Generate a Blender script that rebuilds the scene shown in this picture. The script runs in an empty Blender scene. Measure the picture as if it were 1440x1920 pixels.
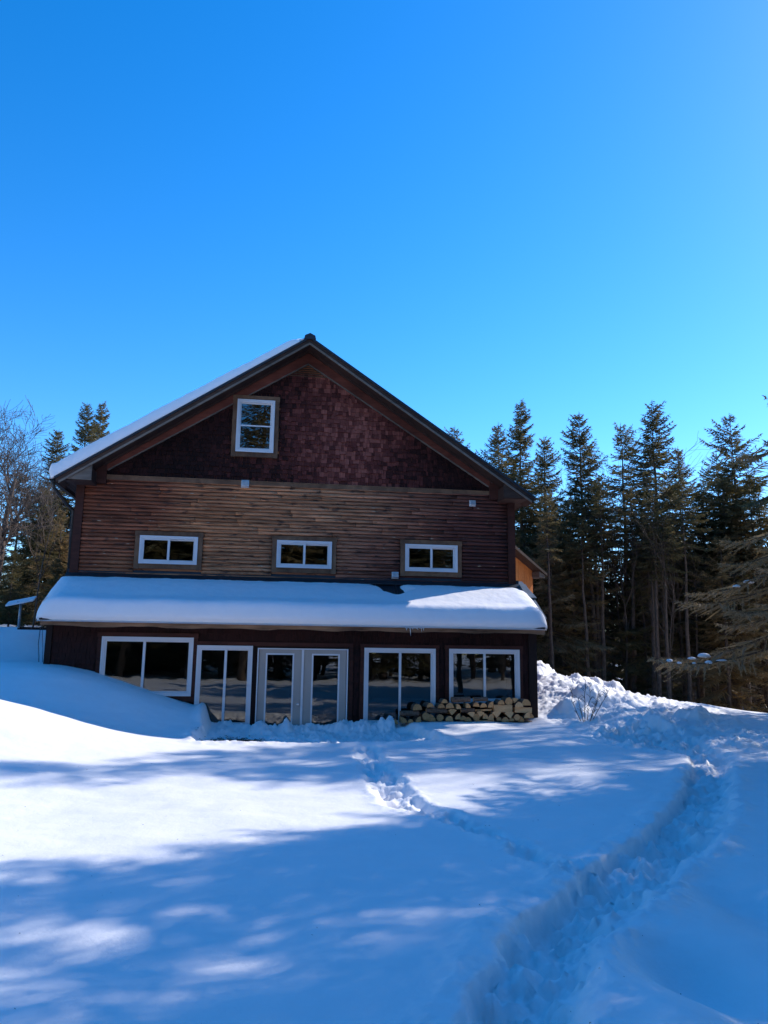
import bpy, math, random
import numpy as np
from mathutils import Vector, Matrix
random.seed(7)
SC = bpy.context.scene
COL = SC.collection
R = math.radians

# ------------------------------------------------------------------ helpers
def link(o, parent=None):
    COL.objects.link(o)
    if parent is not None: o.parent = parent
    return o

def tag(o, label=None, cat=None, group=None, kind=None):
    if label: o['label'] = label
    if cat: o['category'] = cat
    if group: o['group'] = group
    if kind: o['kind'] = kind
    return o

def empty(name, loc=(0, 0, 0), rz=0.0, parent=None):
    o = bpy.data.objects.new(name, None)
    o.location = loc; o.rotation_euler = (0, 0, rz)
    o.empty_display_size = .2
    return link(o, parent)

def copy_tree(root, loc, rz=0.0, sc=(1, 1, 1)):
    c = root.copy(); COL.objects.link(c)
    c.location = loc; c.rotation_euler = (0, 0, rz); c.scale = sc
    for ch in list(root.children):
        d = ch.copy(); COL.objects.link(d); d.parent = c
    return c

def mesh_np(name, V, Q=None, T=None, mats=(), fmat=None, frnd=None, smooth=False):
    me = bpy.data.meshes.new(name)
    V = np.asarray(V, np.float32)
    nq = 0 if Q is None else len(Q); nt = 0 if T is None else len(T)
    me.vertices.add(len(V)); me.vertices.foreach_set('co', V.ravel())
    loops = []
    if nq: loops.append(np.asarray(Q, np.int32).ravel())
    if nt: loops.append(np.asarray(T, np.int32).ravel())
    loops = np.concatenate(loops)
    me.loops.add(len(loops)); me.loops.foreach_set('vertex_index', loops)
    tot = np.concatenate([np.full(nq, 4, np.int32), np.full(nt, 3, np.int32)])
    st = np.concatenate([[0], np.cumsum(tot)[:-1]]).astype(np.int32)
    me.polygons.add(nq + nt)
    me.polygons.foreach_set('loop_start', st)
    me.polygons.foreach_set('loop_total', tot)
    me.polygons.foreach_set('use_smooth', np.full(nq + nt, smooth, bool))
    for m in mats: me.materials.append(m)
    if fmat is not None: me.polygons.foreach_set('material_index', np.asarray(fmat, np.int32))
    me.update(calc_edges=True); me.validate()
    if frnd is not None:
        a = me.attributes.new('rnd', 'FLOAT', 'FACE')
        a.data.foreach_set('value', np.asarray(frnd, np.float32))
    return me

class MB:
    """collects faces of any size and links them as one object"""
    def __init__(s): s.v = []; s.f = []; s.m = []; s.r = []; s.sm = []
    def face(s, idx, m=0, r=.5, sm=False): s.f.append(idx); s.m.append(m); s.r.append(r); s.sm.append(sm)
    def box(s, x0, x1, y0, y1, z0, z1, m=0, r=None):
        if r is None: r = random.random()
        n = len(s.v)
        s.v += [(x0,y0,z0),(x1,y0,z0),(x1,y1,z0),(x0,y1,z0),(x0,y0,z1),(x1,y0,z1),(x1,y1,z1),(x0,y1,z1)]
        for q in ((0,3,2,1),(4,5,6,7),(0,1,5,4),(1,2,6,5),(2,3,7,6),(3,0,4,7)): s.face([n+i for i in q], m, r)
        return s
    def prism(s, pts, y0, y1, m=0, r=None, ends=None):
        """polygon of (x,z) pulled along y"""
        if r is None: r = random.random()
        n = len(s.v); k = len(pts)
        s.v += [(x, y0, z) for x, z in pts] + [(x, y1, z) for x, z in pts]
        e = m if ends is None else ends
        s.face([n+i for i in range(k)], e, r); s.face([n+k+i for i in reversed(range(k))], e, r)
        for i in range(k): s.face([n+i, n+k+i, n+k+(i+1)%k, n+(i+1)%k], m, r)
        return s
    def prism_x(s, pts, x0, x1, m=0, r=None):
        """polygon of (y,z) pulled along x"""
        if r is None: r = random.random()
        n = len(s.v); k = len(pts)
        s.v += [(x0, y, z) for y, z in pts] + [(x1, y, z) for y, z in pts]
        s.face([n+i for i in reversed(range(k))], m, r); s.face([n+k+i for i in range(k)], m, r)
        for i in range(k): s.face([n+i, n+(i+1)%k, n+k+(i+1)%k, n+k+i], m, r)
        return s
    def tube(s, pts, rad, k=8, m=0, r=.5, sm=True):
        rad = rad if hasattr(rad, '__len__') else [rad]*len(pts)
        P = [Vector(p) for p in pts]; n0 = len(s.v)
        up = Vector((0.13, .31, 1)).normalized()
        for i, p in enumerate(P):
            d = (P[min(i+1, len(P)-1)] - P[max(i-1, 0)]).normalized()
            a = d.cross(up)
            if a.length < .1: a = d.cross(Vector((1, 0, 0)))
            a.normalize(); b = d.cross(a)
            for j in range(k):
                t = 2*math.pi*j/k
                s.v.append(tuple(p + (a*math.cos(t) + b*math.sin(t))*rad[i]))
        for i in range(len(P)-1):
            for j in range(k):
                s.face([n0+i*k+j, n0+i*k+(j+1)%k, n0+(i+1)*k+(j+1)%k, n0+(i+1)*k+j], m, r, sm)
        s.face([n0+j for j in reversed(range(k))], m, r); s.face([n0+(len(P)-1)*k+j for j in range(k)], m, r)
        return s
    def build(s, name, mats, parent=None, loc=(0, 0, 0)):
        if not isinstance(mats, (list, tuple)): mats = [mats]
        me = bpy.data.meshes.new(name)
        me.from_pydata(s.v, [], s.f)
        for m in mats: me.materials.append(m)
        me.polygons.foreach_set('material_index', s.m)
        me.polygons.foreach_set('use_smooth', s.sm)
        a = me.attributes.new('rnd', 'FLOAT', 'FACE'); a.data.foreach_set('value', s.r)
        me.update()
        o = bpy.data.objects.new(name, me); o.location = loc
        return link(o, parent)

# gradient noise in numpy
_rs = np.random.RandomState(3)
_PERM = np.concatenate([_rs.permutation(1024)]*2)
_ang = _rs.rand(1024)*2*np.pi
_GX, _GY = np.cos(_ang), np.sin(_ang)
def perlin(x, y):
    xi = np.floor(x).astype(np.int64); yi = np.floor(y).astype(np.int64)
    xf = x-xi; yf = y-yi
    u = xf**3*(xf*(xf*6-15)+10); v = yf**3*(yf*(yf*6-15)+10)
    def g(ix, iy, fx, fy):
        h = _PERM[(_PERM[ix & 1023] + iy) & 1023]
        return _GX[h]*fx + _GY[h]*fy
    a = g(xi, yi, xf, yf); b = g(xi+1, yi, xf-1, yf)
    c = g(xi, yi+1, xf, yf-1); d = g(xi+1, yi+1, xf-1, yf-1)
    return (a*(1-u)+b*u)*(1-v) + (c*(1-u)+d*u)*v
def fbm(x, y, oct=4, lac=2.03, gain=.5):
    s = 0; a = 1
    for i in range(oct):
        s = s + a*perlin(x+17.3*i, y-9.1*i); x = x*lac; y = y*lac; a *= gain
    return s
def sstep(a, b, x):
    t = np.clip((x-a)/(b-a), 0, 1); return t*t*(3-2*t)

# ------------------------------------------------------------------ materials
class NT:
    def __init__(s, name):
        s.mat = bpy.data.materials.new(name); s.mat.use_nodes = True
        s.t = s.mat.node_tree; s.n = s.t.nodes; s.p = s.n['Principled BSDF']
    def node(s, typ, **kw):
        n = s.n.new(typ)
        for k, v in kw.items():
            if k in n.inputs.keys(): n.inputs[k].default_value = v
            else: setattr(n, k, v)
        return n
    def l(s, a, b): s.t.links.new(a, b)
    def coord(s, scale=(1, 1, 1)):
        tc = s.node('ShaderNodeTexCoord'); mp = s.node('ShaderNodeMapping')
        mp.inputs['Scale'].default_value = scale
        s.l(tc.outputs['Object'], mp.inputs['Vector']); return mp.outputs['Vector']
    def noise(s, vec, scale, detail=4, rough=.55):
        n = s.node('ShaderNodeTexNoise'); n.inputs['Scale'].default_value = scale
        n.inputs['Detail'].default_value = detail; n.inputs['Roughness'].default_value = rough
        s.l(vec, n.inputs['Vector']); return n.outputs['Fac']
    def ramp(s, fac, stops, interp='LINEAR'):
        r = s.node('ShaderNodeValToRGB'); e = r.color_ramp.elements
        r.color_ramp.interpolation = interp
        while len(e) < len(stops): e.new(.5)
        for i, (p, c) in enumerate(stops):
            e[i].position = p
            e[i].color = (c, c, c, 1) if not hasattr(c, '__len__') else (*c, 1)
        s.l(fac, r.inputs['Fac']); return r.outputs['Color']
    def mix(s, mode, a, b, fac=1.0):
        m = s.node('ShaderNodeMix'); m.data_type = 'RGBA'; m.blend_type = mode
        for sock, val in ((m.inputs[0], fac), (m.inputs[6], a), (m.inputs[7], b)):
            if isinstance(val, bpy.types.NodeSocket): s.l(val, sock)
            elif hasattr(val, '__len__'): sock.default_value = (*val, 1)
            else: sock.default_value = val
        return m.outputs[2]
    def math(s, op, a, b=0.0, c=0.0):
        m = s.node('ShaderNodeMath'); m.operation = op
        for i, v in enumerate((a, b, c)):
            if isinstance(v, bpy.types.NodeSocket): s.l(v, m.inputs[i])
            else: m.inputs[i].default_value = v
        return m.outputs[0]
    def rnd(s):
        a = s.node('ShaderNodeAttribute'); a.attribute_name = 'rnd'; return a.outputs['Fac']
    def bump(s, h, strength=.3, dist=.02):
        b = s.node('ShaderNodeBump'); b.inputs['Strength'].default_value = strength
        b.inputs['Distance'].default_value = dist
        s.l(h, b.inputs['Height']); s.l(b.outputs['Normal'], s.p.inputs['Normal'])
    def set(s, **kw):
        for k, v in kw.items():
            k = k.replace('_', ' ')
            if isinstance(v, bpy.types.NodeSocket): s.l(v, s.p.inputs[k])
            elif hasattr(v, '__len__') and len(v) == 3: s.p.inputs[k].default_value = (*v, 1)
            else: s.p.inputs[k].default_value = v
        return s.mat

def plain(name, col, rough=.6, metal=0.0, var=.15, scale=6, stretch=(1, 1, 1), spec=.3):
    t = NT(name); v = t.coord(stretch)
    n = t.noise(v, scale, 5)
    f = t.ramp(n, [(.3, 1-var), (.7, 1+var)])
    c = t.mix('MULTIPLY', col, f)
    t.set(Base_Color=c, Roughness=rough, Metallic=metal, Specular_IOR_Level=spec)
    return t.mat

def snow_material(name, fine=1.0):
    t = NT(name); v = t.coord()
    n1 = t.noise(v, 5, 4, .6); n2 = t.noise(v, 60, 3, .6)
    h = t.math('MULTIPLY_ADD', n2, .12*fine, n1)
    t.bump(h, .55, .022)
    c = t.ramp(n1, [(.3, (.93, .875, .85)), (.7, (.96, .905, .875))])
    return t.set(Base_Color=c, Roughness=.55, Specular_IOR_Level=.25)
M_snow = snow_material('snow')
M_roofsnow = snow_material('snow_roof', .6)

def siding():
    t = NT('weathered_siding')
    tc = t.node('ShaderNodeTexCoord'); sx = t.node('ShaderNodeSeparateXYZ')
    t.l(tc.outputs['Object'], sx.inputs[0])
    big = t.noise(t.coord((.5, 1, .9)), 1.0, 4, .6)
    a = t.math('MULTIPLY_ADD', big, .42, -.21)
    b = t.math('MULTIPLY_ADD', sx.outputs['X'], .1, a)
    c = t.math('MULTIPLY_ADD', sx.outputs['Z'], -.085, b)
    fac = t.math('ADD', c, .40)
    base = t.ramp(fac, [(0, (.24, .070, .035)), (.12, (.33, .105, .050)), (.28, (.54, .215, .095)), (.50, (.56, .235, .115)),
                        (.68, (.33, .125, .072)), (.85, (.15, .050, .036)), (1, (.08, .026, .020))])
    r = t.rnd()
    g = t.noise(t.coord((1.6, 8, 26)), 1.0, 6, .7)
    gr = t.ramp(g, [(.30, .22), (.5, .92), (.70, 1.45)])
    c1 = t.mix('MULTIPLY', base, gr)
    c2 = t.mix('MULTIPLY', c1, t.ramp(r, [(0, .72), (.5, 1.0), (1, 1.25)]))
    patch = t.noise(t.coord((3.2, 3, 11)), 1.0, 3, .6)
    c3 = t.mix('MIX', c2, (.055, .030, .024), t.ramp(patch, [(.57, 0.0), (.66, .8)]))
    kn = t.noise(t.coord((5, 5, 22)), 1.0, 2, .5)
    c4 = t.mix('MIX', c3, (.52, .42, .30), t.ramp(kn, [(.70, 0.0), (.76, .8)]))
    t.bump(g, .5, .01)
    return t.set(Base_Color=c4, Roughness=.75, Specular_IOR_Level=.2)
M_siding = siding()

def shingle():
    t = NT('stained_shingle')
    tc = t.node('ShaderNodeTexCoord'); sx = t.node('ShaderNodeSeparateXYZ')
    t.l(tc.outputs['Object'], sx.inputs[0])
    r = t.rnd()
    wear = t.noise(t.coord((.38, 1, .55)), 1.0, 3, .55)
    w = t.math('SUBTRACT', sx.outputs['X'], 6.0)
    w = t.math('MULTIPLY', w, w); w = t.math('MULTIPLY', w, -.20); w = t.math('EXPONENT', w)  # reddish highlight painted in around mid gable, fading darker to the sides
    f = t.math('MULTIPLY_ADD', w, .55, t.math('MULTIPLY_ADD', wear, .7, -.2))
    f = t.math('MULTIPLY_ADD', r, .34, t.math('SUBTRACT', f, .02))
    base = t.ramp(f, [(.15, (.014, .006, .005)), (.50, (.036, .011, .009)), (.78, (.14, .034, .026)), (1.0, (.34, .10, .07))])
    g = t.noise(t.coord((45, 10, 4)), 1.0, 4, .6)
    c = t.mix('MULTIPLY', base, t.ramp(g, [(.3, .6), (.7, 1.3)]))
    t.bump(g, .4, .006)
    return t.set(Base_Color=c, Roughness=.8, Specular_IOR_Level=.15)
M_shingle = shingle()

def wood(name, dark, light, stretch=(1.5, 8, 8), var=.5, rough=.7):
    t = NT(name); g = t.noise(t.coord(stretch), 2.0, 6, .65)
    big = t.noise(t.coord((1, 1, 1)), .9, 3)
    f = t.math('MULTIPLY_ADD', big, .9, t.math('MULTIPLY_ADD', g, .8, -.35))
    f = t.math('MULTIPLY_ADD', t.rnd(), .2, f)
    c = t.ramp(f, [(.25, dark), (.9, light)])
    t.bump(g, .4, .008)
    return t.set(Base_Color=c, Roughness=rough, Specular_IOR_Level=.2)
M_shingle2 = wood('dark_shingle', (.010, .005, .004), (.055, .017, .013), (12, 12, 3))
M_red = wood('red_stained_board', (.022, .008, .006), (.10, .032, .021))
M_frieze = wood('frieze_board', (.05, .014, .009), (.24, .065, .04))
M_casing = wood('casing_board', (.045, .018, .011), (.27, .145, .08), (3, 6, 2))
M_greybd = wood('weathered_grey_board', (.06, .045, .036), (.26, .20, .155))
M_fascia = wood('brown_fascia', (.022, .013, .010), (.10, .055, .038))
M_soffit = wood('soffit_board', (.02, .011, .009), (.075, .036, .026), (2, 12, 2))
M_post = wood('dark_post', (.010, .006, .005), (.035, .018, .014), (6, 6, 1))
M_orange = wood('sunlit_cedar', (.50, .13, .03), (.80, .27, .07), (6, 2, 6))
M_metal = plain('dark_roof_metal', (.035, .037, .042), .45, .3, .2, spec=.4)
M_metal2 = plain('grey_flashing', (.16, .17, .17), .5, .3, .2)
M_vinyl = plain('white_vinyl', (.70, .67, .66), .4, 0, .04, 3, spec=.4)
M_door = plain('grey_door_paint', (.42, .36, .31), .5, 0, .10, 2, (1, 1, .5))
M_vent = plain('vent_plastic', (.60, .60, .60), .5, 0, .12, 8)
M_inside = plain('dark_interior', (.03, .028, .026), .9, 0, .2, 2)
M_inwall = plain('interior_wall', (.10, .105, .10), .9, 0, .1, 1)
M_chrome = plain('knob_metal', (.6, .6, .58), .25, 1.0, .05)
M_black = plain('black_rubber', (.02, .02, .022), .5)
M_gutter = plain('dark_gutter', (.045, .038, .033), .45, .3, .1)
M_dish = plain('pale_panel', (.78, .78, .78), .4, 0, .03)
M_mast = plain('grey_mast', (.35, .36, .37), .4, .5, .1)
M_bark = plain('spruce_bark', (.13, .088, .062), .9, 0, .5, 14, (1, 1, .4))
M_barkg = plain('grey_bark', (.12, .082, .060), .85, 0, .4, 10, (1, 1, .3))
M_twig = plain('brown_twig', (.12, .075, .05), .85, 0, .3, 10)
M_soil = plain('dark_soil', (.05, .042, .032), .95, 0, .5, 20)

def glass(name, ior):
    t = NT(name)
    t.n.remove(t.p)
    tr = t.node('ShaderNodeBsdfTransparent'); tr.inputs['Color'].default_value = (.55, .6, .6, 1)
    gl = t.node('ShaderNodeBsdfGlossy'); gl.inputs['Roughness'].default_value = .006
    fr = t.node('ShaderNodeFresnel'); fr.inputs['IOR'].default_value = ior
    nz = t.noise(t.coord((1, 1, 1)), 1.3, 2)
    bp = t.node('ShaderNodeBump'); bp.inputs['Strength'].default_value = .12; bp.inputs['Distance'].default_value = .02
    t.l(nz, bp.inputs['Height']); t.l(bp.outputs['Normal'], gl.inputs['Normal'])
    mx = t.node('ShaderNodeMixShader')
    t.l(fr.outputs[0], mx.inputs[0]); t.l(tr.outputs[0], mx.inputs[1]); t.l(gl.outputs[0], mx.inputs[2])
    t.l(mx.outputs[0], t.n['Material Output'].inputs['Surface'])
    return t.mat
M_glass = glass('window_glass', 1.75)
M_glassup = glass('upper_window_glass', 2.4)

def ice():
    t = NT('ice')
    return t.set(Base_Color=(.75, .8, .83), Roughness=.12, Transmission_Weight=.25, IOR=1.31)
M_ice = ice()

def needles(name, cols, tr=.45):
    t = NT(name)
    oi = t.node('ShaderNodeObjectInfo')
    f = t.math('MULTIPLY_ADD', oi.outputs['Random'], .3, t.math('MULTIPLY', t.rnd(), .7))
    c = t.ramp(f, cols)
    t.set(Base_Color=c, Roughness=.55, Specular_IOR_Level=.35)
    tl = t.node('ShaderNodeBsdfTranslucent'); t.l(c, tl.inputs['Color'])
    mx = t.node('ShaderNodeMixShader'); mx.inputs[0].default_value = tr
    t.l(t.p.outputs[0], mx.inputs[1]); t.l(tl.outputs[0], mx.inputs[2])
    t.l(mx.outputs[0], t.n['Material Output'].inputs['Surface'])
    return t.mat
M_needle = needles('spruce_needles', [(0, (.065, .054, .020)), (.45, (.135, .108, .040)), (.75, (.21, .145, .058)), (1, (.34, .21, .095))])
M_needleb = needles('backlit_brown_needles', [(0, (.08, .056, .022)), (.45, (.18, .12, .045)), (.8, (.30, .19, .075)), (1, (.30, .22, .12))])  # brown of sun-backlit foliage painted into the needle colour

def endgrain():
    t = NT('log_end_grain'); v = t.coord()
    n = t.noise(v, 30, 4); r = t.rnd()
    f = t.math('MULTIPLY_ADD', n, .5, t.math('MULTIPLY', r, .6))
    c = t.ramp(f, [(.15, (.20, .085, .035)), (.45, (.56, .28, .115)), (.9, (.88, .52, .25))])
    return t.set(Base_Color=c, Roughness=.8, Specular_IOR_Level=.15)
M_end = endgrain()
M_split = wood('split_wood', (.42, .20, .08), (.85, .50, .24), (4, 4, 14))
M_logbark = plain('log_bark', (.15, .095, .065), .9, 0, .5, 25)

# ------------------------------------------------------------------ camera
YAW, PIT, ROL = R(-8.067), R(10.132), R(.807)
CAM = Vector((4.427, -17.972, 2.059))
F = Vector((-math.sin(YAW)*math.cos(PIT), math.cos(YAW)*math.cos(PIT), math.sin(PIT)))
Rt = Vector((math.cos(YAW), math.sin(YAW), 0)); Up = Rt.cross(F)
Rr = Rt*math.cos(ROL) + Up*math.sin(ROL); Uu = -Rt*math.sin(ROL) + Up*math.cos(ROL)
cd = bpy.data.cameras.new('camera'); cam = link(bpy.data.objects.new('camera', cd))
cam.matrix_world = Matrix(((Rr.x, Uu.x, -F.x, CAM.x), (Rr.y, Uu.y, -F.y, CAM.y), (Rr.z, Uu.z, -F.z, CAM.z), (0, 0, 0, 1)))
cd.sensor_fit = 'VERTICAL'; cd.sensor_height = 36; cd.lens = 36*1455/1920
cd.clip_start = .05; cd.clip_end = 2000
SC.camera = cam

# ------------------------------------------------------------------ light
SUN = Vector((1.26, .60, 1.0)).normalized()
sl = bpy.data.lights.new('sun', 'SUN'); sl.energy = 2.9; sl.angle = R(.55); sl.color = (1, .975, .93)
so = link(bpy.data.objects.new('sun', sl)); so.rotation_euler = SUN.to_track_quat('Z', 'Y').to_euler()
so.location = (30, 10, 30)
W = bpy.data.worlds.new('World'); SC.world = W; W.use_nodes = True
wn = W.node_tree.nodes; wl = W.node_tree.links
sky = wn.new('ShaderNodeTexSky'); sky.sky_type = 'NISHITA'; sky.sun_disc = False
sky.sun_elevation = math.asin(SUN.z); sky.sun_rotation = math.atan2(SUN.x, SUN.y)
sky.altitude = 1500; sky.air_density = 1.0; sky.dust_density = .4; sky.ozone_density = 2.0
hs = wn.new('ShaderNodeHueSaturation'); hs.inputs['Saturation'].default_value = 1.41; hs.inputs['Value'].default_value = 1.14
hs.inputs['Hue'].default_value = .504
bg = wn['Background']; bg.inputs['Strength'].default_value = .15
wl.new(sky.outputs[0], hs.inputs['Color']); wl.new(hs.outputs[0], bg.inputs['Color'])
SC.view_settings.view_transform = 'Standard'; SC.view_settings.look = 'None'
SC.view_settings.exposure = .84; SC.view_settings.gamma = 1

# ------------------------------------------------------------------ snow ground
TY = [-60, -18, -10, -7, -4.6, -3.4, -1.8, 0, 2, 4, 7, 12, 20, 60]
TX = [-40, -8, -3, 0, .9, 1.8, 2.7, 3.3, 5, 7, 8.5, 10, 11.3, 12.2, 13.5, 15.2, 17, 19.5, 24, 60]
TZ = [
 [.5]*20,
 [.9, .8, .6]+[.5]*17,
 [1.5, 1.4, .95, .62, .54]+[.5]*15,
 [2.0, 2.0, 1.35, .88, .72, .60, .52, .50, .50, .50, .50, .50, .5, .5, .5, .5, .5, .5, .5, .5],
 [2.5, 2.5, 1.95, 1.34, 1.08, .78, .56, .50, .50, .50, .52, .52, .5, .5, .5, .5, .5, .4, .3, .4],
 [2.4, 2.4, 1.75, 1.00, .82, .62, .52, .50, .48, .50, .64, .60, .6, .6, .62, .62, .5, .3, .2, .3],
 [2.5, 2.3, 1.70, 1.76, 1.62, 1.34, 1.0, .80, .60, .60, .64, .60, .8, .85, .85, .75, .5, .3, .1, .2],
 [2.5, 2.3, 1.75, 1.65, 1.6, 1.3, 1.0, .8, .6, .6, .6, .9, 1.4, 1.3, 1.0, .8, .55, .3, 0, .1],
 [2.8, 2.8, 2.55, 2.5, 2, 1, 1, 1, 1, 1, 1, 1, 1.65, 1.5, 1.15, .86, .62, .3, 0, 0],
 [2.7, 2.7, 2.5, 2.4, 2, 1, 1, 1, 1, 1, 1, 1, 1.85, 1.58, 1.16, .84, .60, .27, -.1, 0],
 [2.6, 2.6, 2.6, 2.5, 2, 1, 1, 1, 1, 1, 1, 1, 1.5, 1.2, .9, .6, .4, 0, -.4, -.2],
 [2.9, 2.9, 2.8, 2.7, 1.5, 1.2, 1, 1, 1, 1, 1, 1, .9, .8, .55, .3, 0, -.3, -.6, -.4],
 [1.5]*3+[1.2]*8+[.5]*2+[.2, 0, -.1, -.3, -.5, -.8, -.6],
 [1]*6+[.5]*6+[0]*8]
TZ = np.array([r[:20] for r in TZ], float)
gx = np.arange(-40, 60.01, .25); gy = np.arange(-60, 60.01, .25)
G = np.array([np.interp(gx, TX, row) for row in TZ])
G = np.array([np.interp(gy, TY, G[:, i]) for i in range(len(gx))]).T
ker = np.exp(-.5*(np.arange(-5, 6)/1.7)**2); ker /= ker.sum()
Gp = np.pad(G, 5, mode='edge')
Gp = sum(k*Gp[:, i:i+len(gx)] for i, k in enumerate(ker))
G = sum(k*Gp[i:i+len(gy), :] for i, k in enumerate(ker))
def cr(p0, p1, p2, p3, t): return p1+.5*t*(p2-p0+t*(2*p0-5*p1+4*p2-p3+t*(3*(p1-p2)+p3-p0)))
def sampleG(x, y):
    fx = np.clip((x+40)/.25, 1, len(gx)-3.001); fy = np.clip((y+60)/.25, 1, len(gy)-3.001)
    ix = fx.astype(int); iy = fy.astype(int); tx = fx-ix; ty = fy-iy
    rows = [cr(*[G[iy+j, ix+i] for i in (-1, 0, 1, 2)], tx) for j in (-1, 0, 1, 2)]
    return cr(*rows, ty)
def polyline_dist(x, y, pts):
    """distance to a polyline of (x, y, half width), returns signed distance past the edge (negative inside)"""
    best = np.full(x.shape, 1e9)
    for (ax, ay, aw), (bx, by, bw) in zip(pts[:-1], pts[1:]):
        dx, dy = bx-ax, by-ay; t = np.clip(((x-ax)*dx+(y-ay)*dy)/(dx*dx+dy*dy), 0, 1)
        d = np.hypot(x-ax-t*dx, y-ay-t*dy) - (aw+(bw-aw)*t)
        best = np.minimum(best, d)
    return best
TRENCH = [(4.9, -16.2, .26), (5.35, -14.9, .24), (5.62, -14.2, .22), (6.1, -13.35, .22), (6.6, -12.85, .24), (7.3, -11.95, .24), (7.95, -11.3, .26),
          (8.7, -10.3, .28), (9.35, -9.4, .24), (10.0, -8.3, .24), (10.7, -7.2, .25), (11.4, -6.0, .32), (11.4, -4.9, .5), (11.6, -3.6, .9)]
TRACK = [(6.05, -4.9, .13), (5.95, -6.2, .16), (5.88, -7.6, .16), (5.85, -8.7, .18), (5.88, -9.6, .16), (6.15, -10.4, .12), (6.35, -11.0, .08), (6.5, -11.8, .06), (6.75, -12.6, .06)]
def trench_side(x, y):
    """positive on the right-hand side of the trench"""
    py = [p[1] for p in TRENCH]; px = [p[0] for p in TRENCH]
    return sstep(-.05, .05, x-np.interp(y, py, px))
def lumps(x, y):
    return .55*fbm(x*3.1, y*3.1, 3) + .35*np.abs(fbm(x*7.3+5, y*7.3, 3)) + .18*fbm(x*17, y*17, 3)
def ground(x, y):
    z = sampleG(x, y)
    near = np.exp(-((x-4)**2+(y+10)**2)/900)
    z = z + .05*fbm(x*.45, y*.45, 3)*near + .018*fbm(x*1.3+9, y*2.1, 2)*near
    wob = .06*fbm(x*1.9, y*1.9, 3) + .022*fbm(x*6, y*6, 3) + .010*fbm(x*16, y*16, 2)-.02
    lp = lumps(x, y)
    # trodden trench
    d = polyline_dist(x, y, TRENCH) + wob + .035
    rs_ = trench_side(x, y)
    m = (1-sstep(-.03, .022, d))*(1-rs_) + (1-sstep(-.12, .16, d))*rs_
    rim = np.exp(-((d-.14)/.12)**2)*.03
    feet = .07*np.clip(fbm(x*4.3+3, y*4.3+8, 2), -.6, .6)
    rg = np.abs(fbm(x*9+2, y*9, 3, 2.1, .6))
    ft = .5+.5*np.sin(fbm(x*1.7+3, y*1.7, 2)*3+x*6.5+y*9.5); ft = sstep(.62, .9, ft)*.075
    z = z*(1-m) + (z-.13 + .14*fbm(x*2.4, y*2.4, 3) + .09*lp + feet*1.1 + .09*rg - ft + .018*fbm(x*27, y*27, 2))*m + rim*(.6+1.2*fbm(x*2.2, y*2.2, 2))
    # clods kicked along the right bank
    m = np.exp(-(d/.28)**2)*sstep(-.1, .15, d); z = z + m*(.05*lp+.03*rg)
    d = polyline_dist(x, y, TRACK) + wob*.8
    m = 1-sstep(-.05, .09, d)
    z = z - m*(.05+.11*sstep(-.25, .30, fbm(x*3.4+2, y*3.4, 2)))*(.55+.45*sstep(-11, -9.5, y)) + m*(.10*lp+.05*rg) + np.exp(-((d-.08)/.1)**2)*.05*np.clip(lp+.2, 0, 1)
    # big soft dent right of the trench and its bank
    z = z - .20*np.exp(-(((x-6.62)/.26)**2+((y+14.0)/.42)**2)) - .10*np.exp(-(((x-7.6)/.3)**2+((y+12.9)/.6)**2)) + .07*np.exp(-(((x-6.2)/.28)**2+((y+14.5)/.45)**2))
    # dug-out in front of the doors
    wob2 = .18*fbm(x*1.1+4, y*1.1, 3) + .05*fbm(x*5, y*5, 2)
    ex = np.minimum(np.minimum(x-3.22, 7.25-x-.12*(y+1.4)), np.minimum(y+4.35, 9)) + wob2*sstep(-1.9, -2.6, y)
    m = sstep(-.06, .10, ex)
    floor = .36 + .15*sstep(-2.2, -1.5, y) + .16*lp + .05*sstep(.9, 0., ex)
    z = z*(1-m) + np.minimum(z, floor)*m
    lip = np.exp(-((ex+.08)/.12)**2)*(y < -3.2); z = z + lip*(.04+.05*lp)
    # cut end of the drift, overhanging lip
    z = z + .10*np.exp(-((x-3.12)/.10)**2)*sstep(-2.7, -2.2, y)*(y < -1.2)
    # ridge of clods at the sill
    sil = np.exp(-((y+1.75)/.28)**2)*((x > 3.4) & (x < 7))
    z = z + sil*(.07*np.clip(lp*1.6, -.1, 1)+.16*np.exp(-((x-4.78)/.10)**2)+.08*np.exp(-((x-4.3)/.16)**2)+.12*sstep(5.5, 6.1, x))
    sil2 = np.exp(-((y+2.4)/.4)**2)*((x > 4.8) & (x < 7)); z = z + sil2*.06*np.clip(lp, 0, 1)
    # ploughed heap beside the house and the trampled area
    hm = sstep(10.0, 10.8, x)*sstep(15.8, 13.0, x-.15*(y+2))*sstep(-6.0, -4.2, y+.25*(x-11))*sstep(7.5, 3.6, y)
    z = z + hm*(.12*fbm(x*1.2, y*1.2, 3) + .12*np.abs(fbm(x*2.9+8, y*2.9, 4, 2.1, .6)) + .09*lp + .05*fbm(x*14, y*14, 3)) - .10*hm
    for cx, cy, r, h in ((13.25, 2.6, .30, .26), (13.6, 2.2, .24, .20), (11.9, 3.2, .35, .22), (11.2, 2.0, .4, .2), (12.6, 1.9, .3, .15), (11.7, -.6, .4, .22), (11.0, -1.3, .32, .2), (12.3, -2.6, .3, .16), (13.4, -2.0, .35, .14)):
        q = ((x-cx)/r)**2+((y-cy)/r)**2; z = z + h*np.exp(-q**2)
    # soft bank behind the trench mouth
    z = z + .12*np.exp(-(((x-13.2)/1.5)**2+((y+4.6)/.55)**2))
    # ripples on the open snow at the right
    z = z + .03*np.exp(-((y-1)/3)**2)*sstep(13, 15, x)*np.sin(y*3.1+.6*x+3*fbm(x*.4, y*.4, 2))
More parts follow.
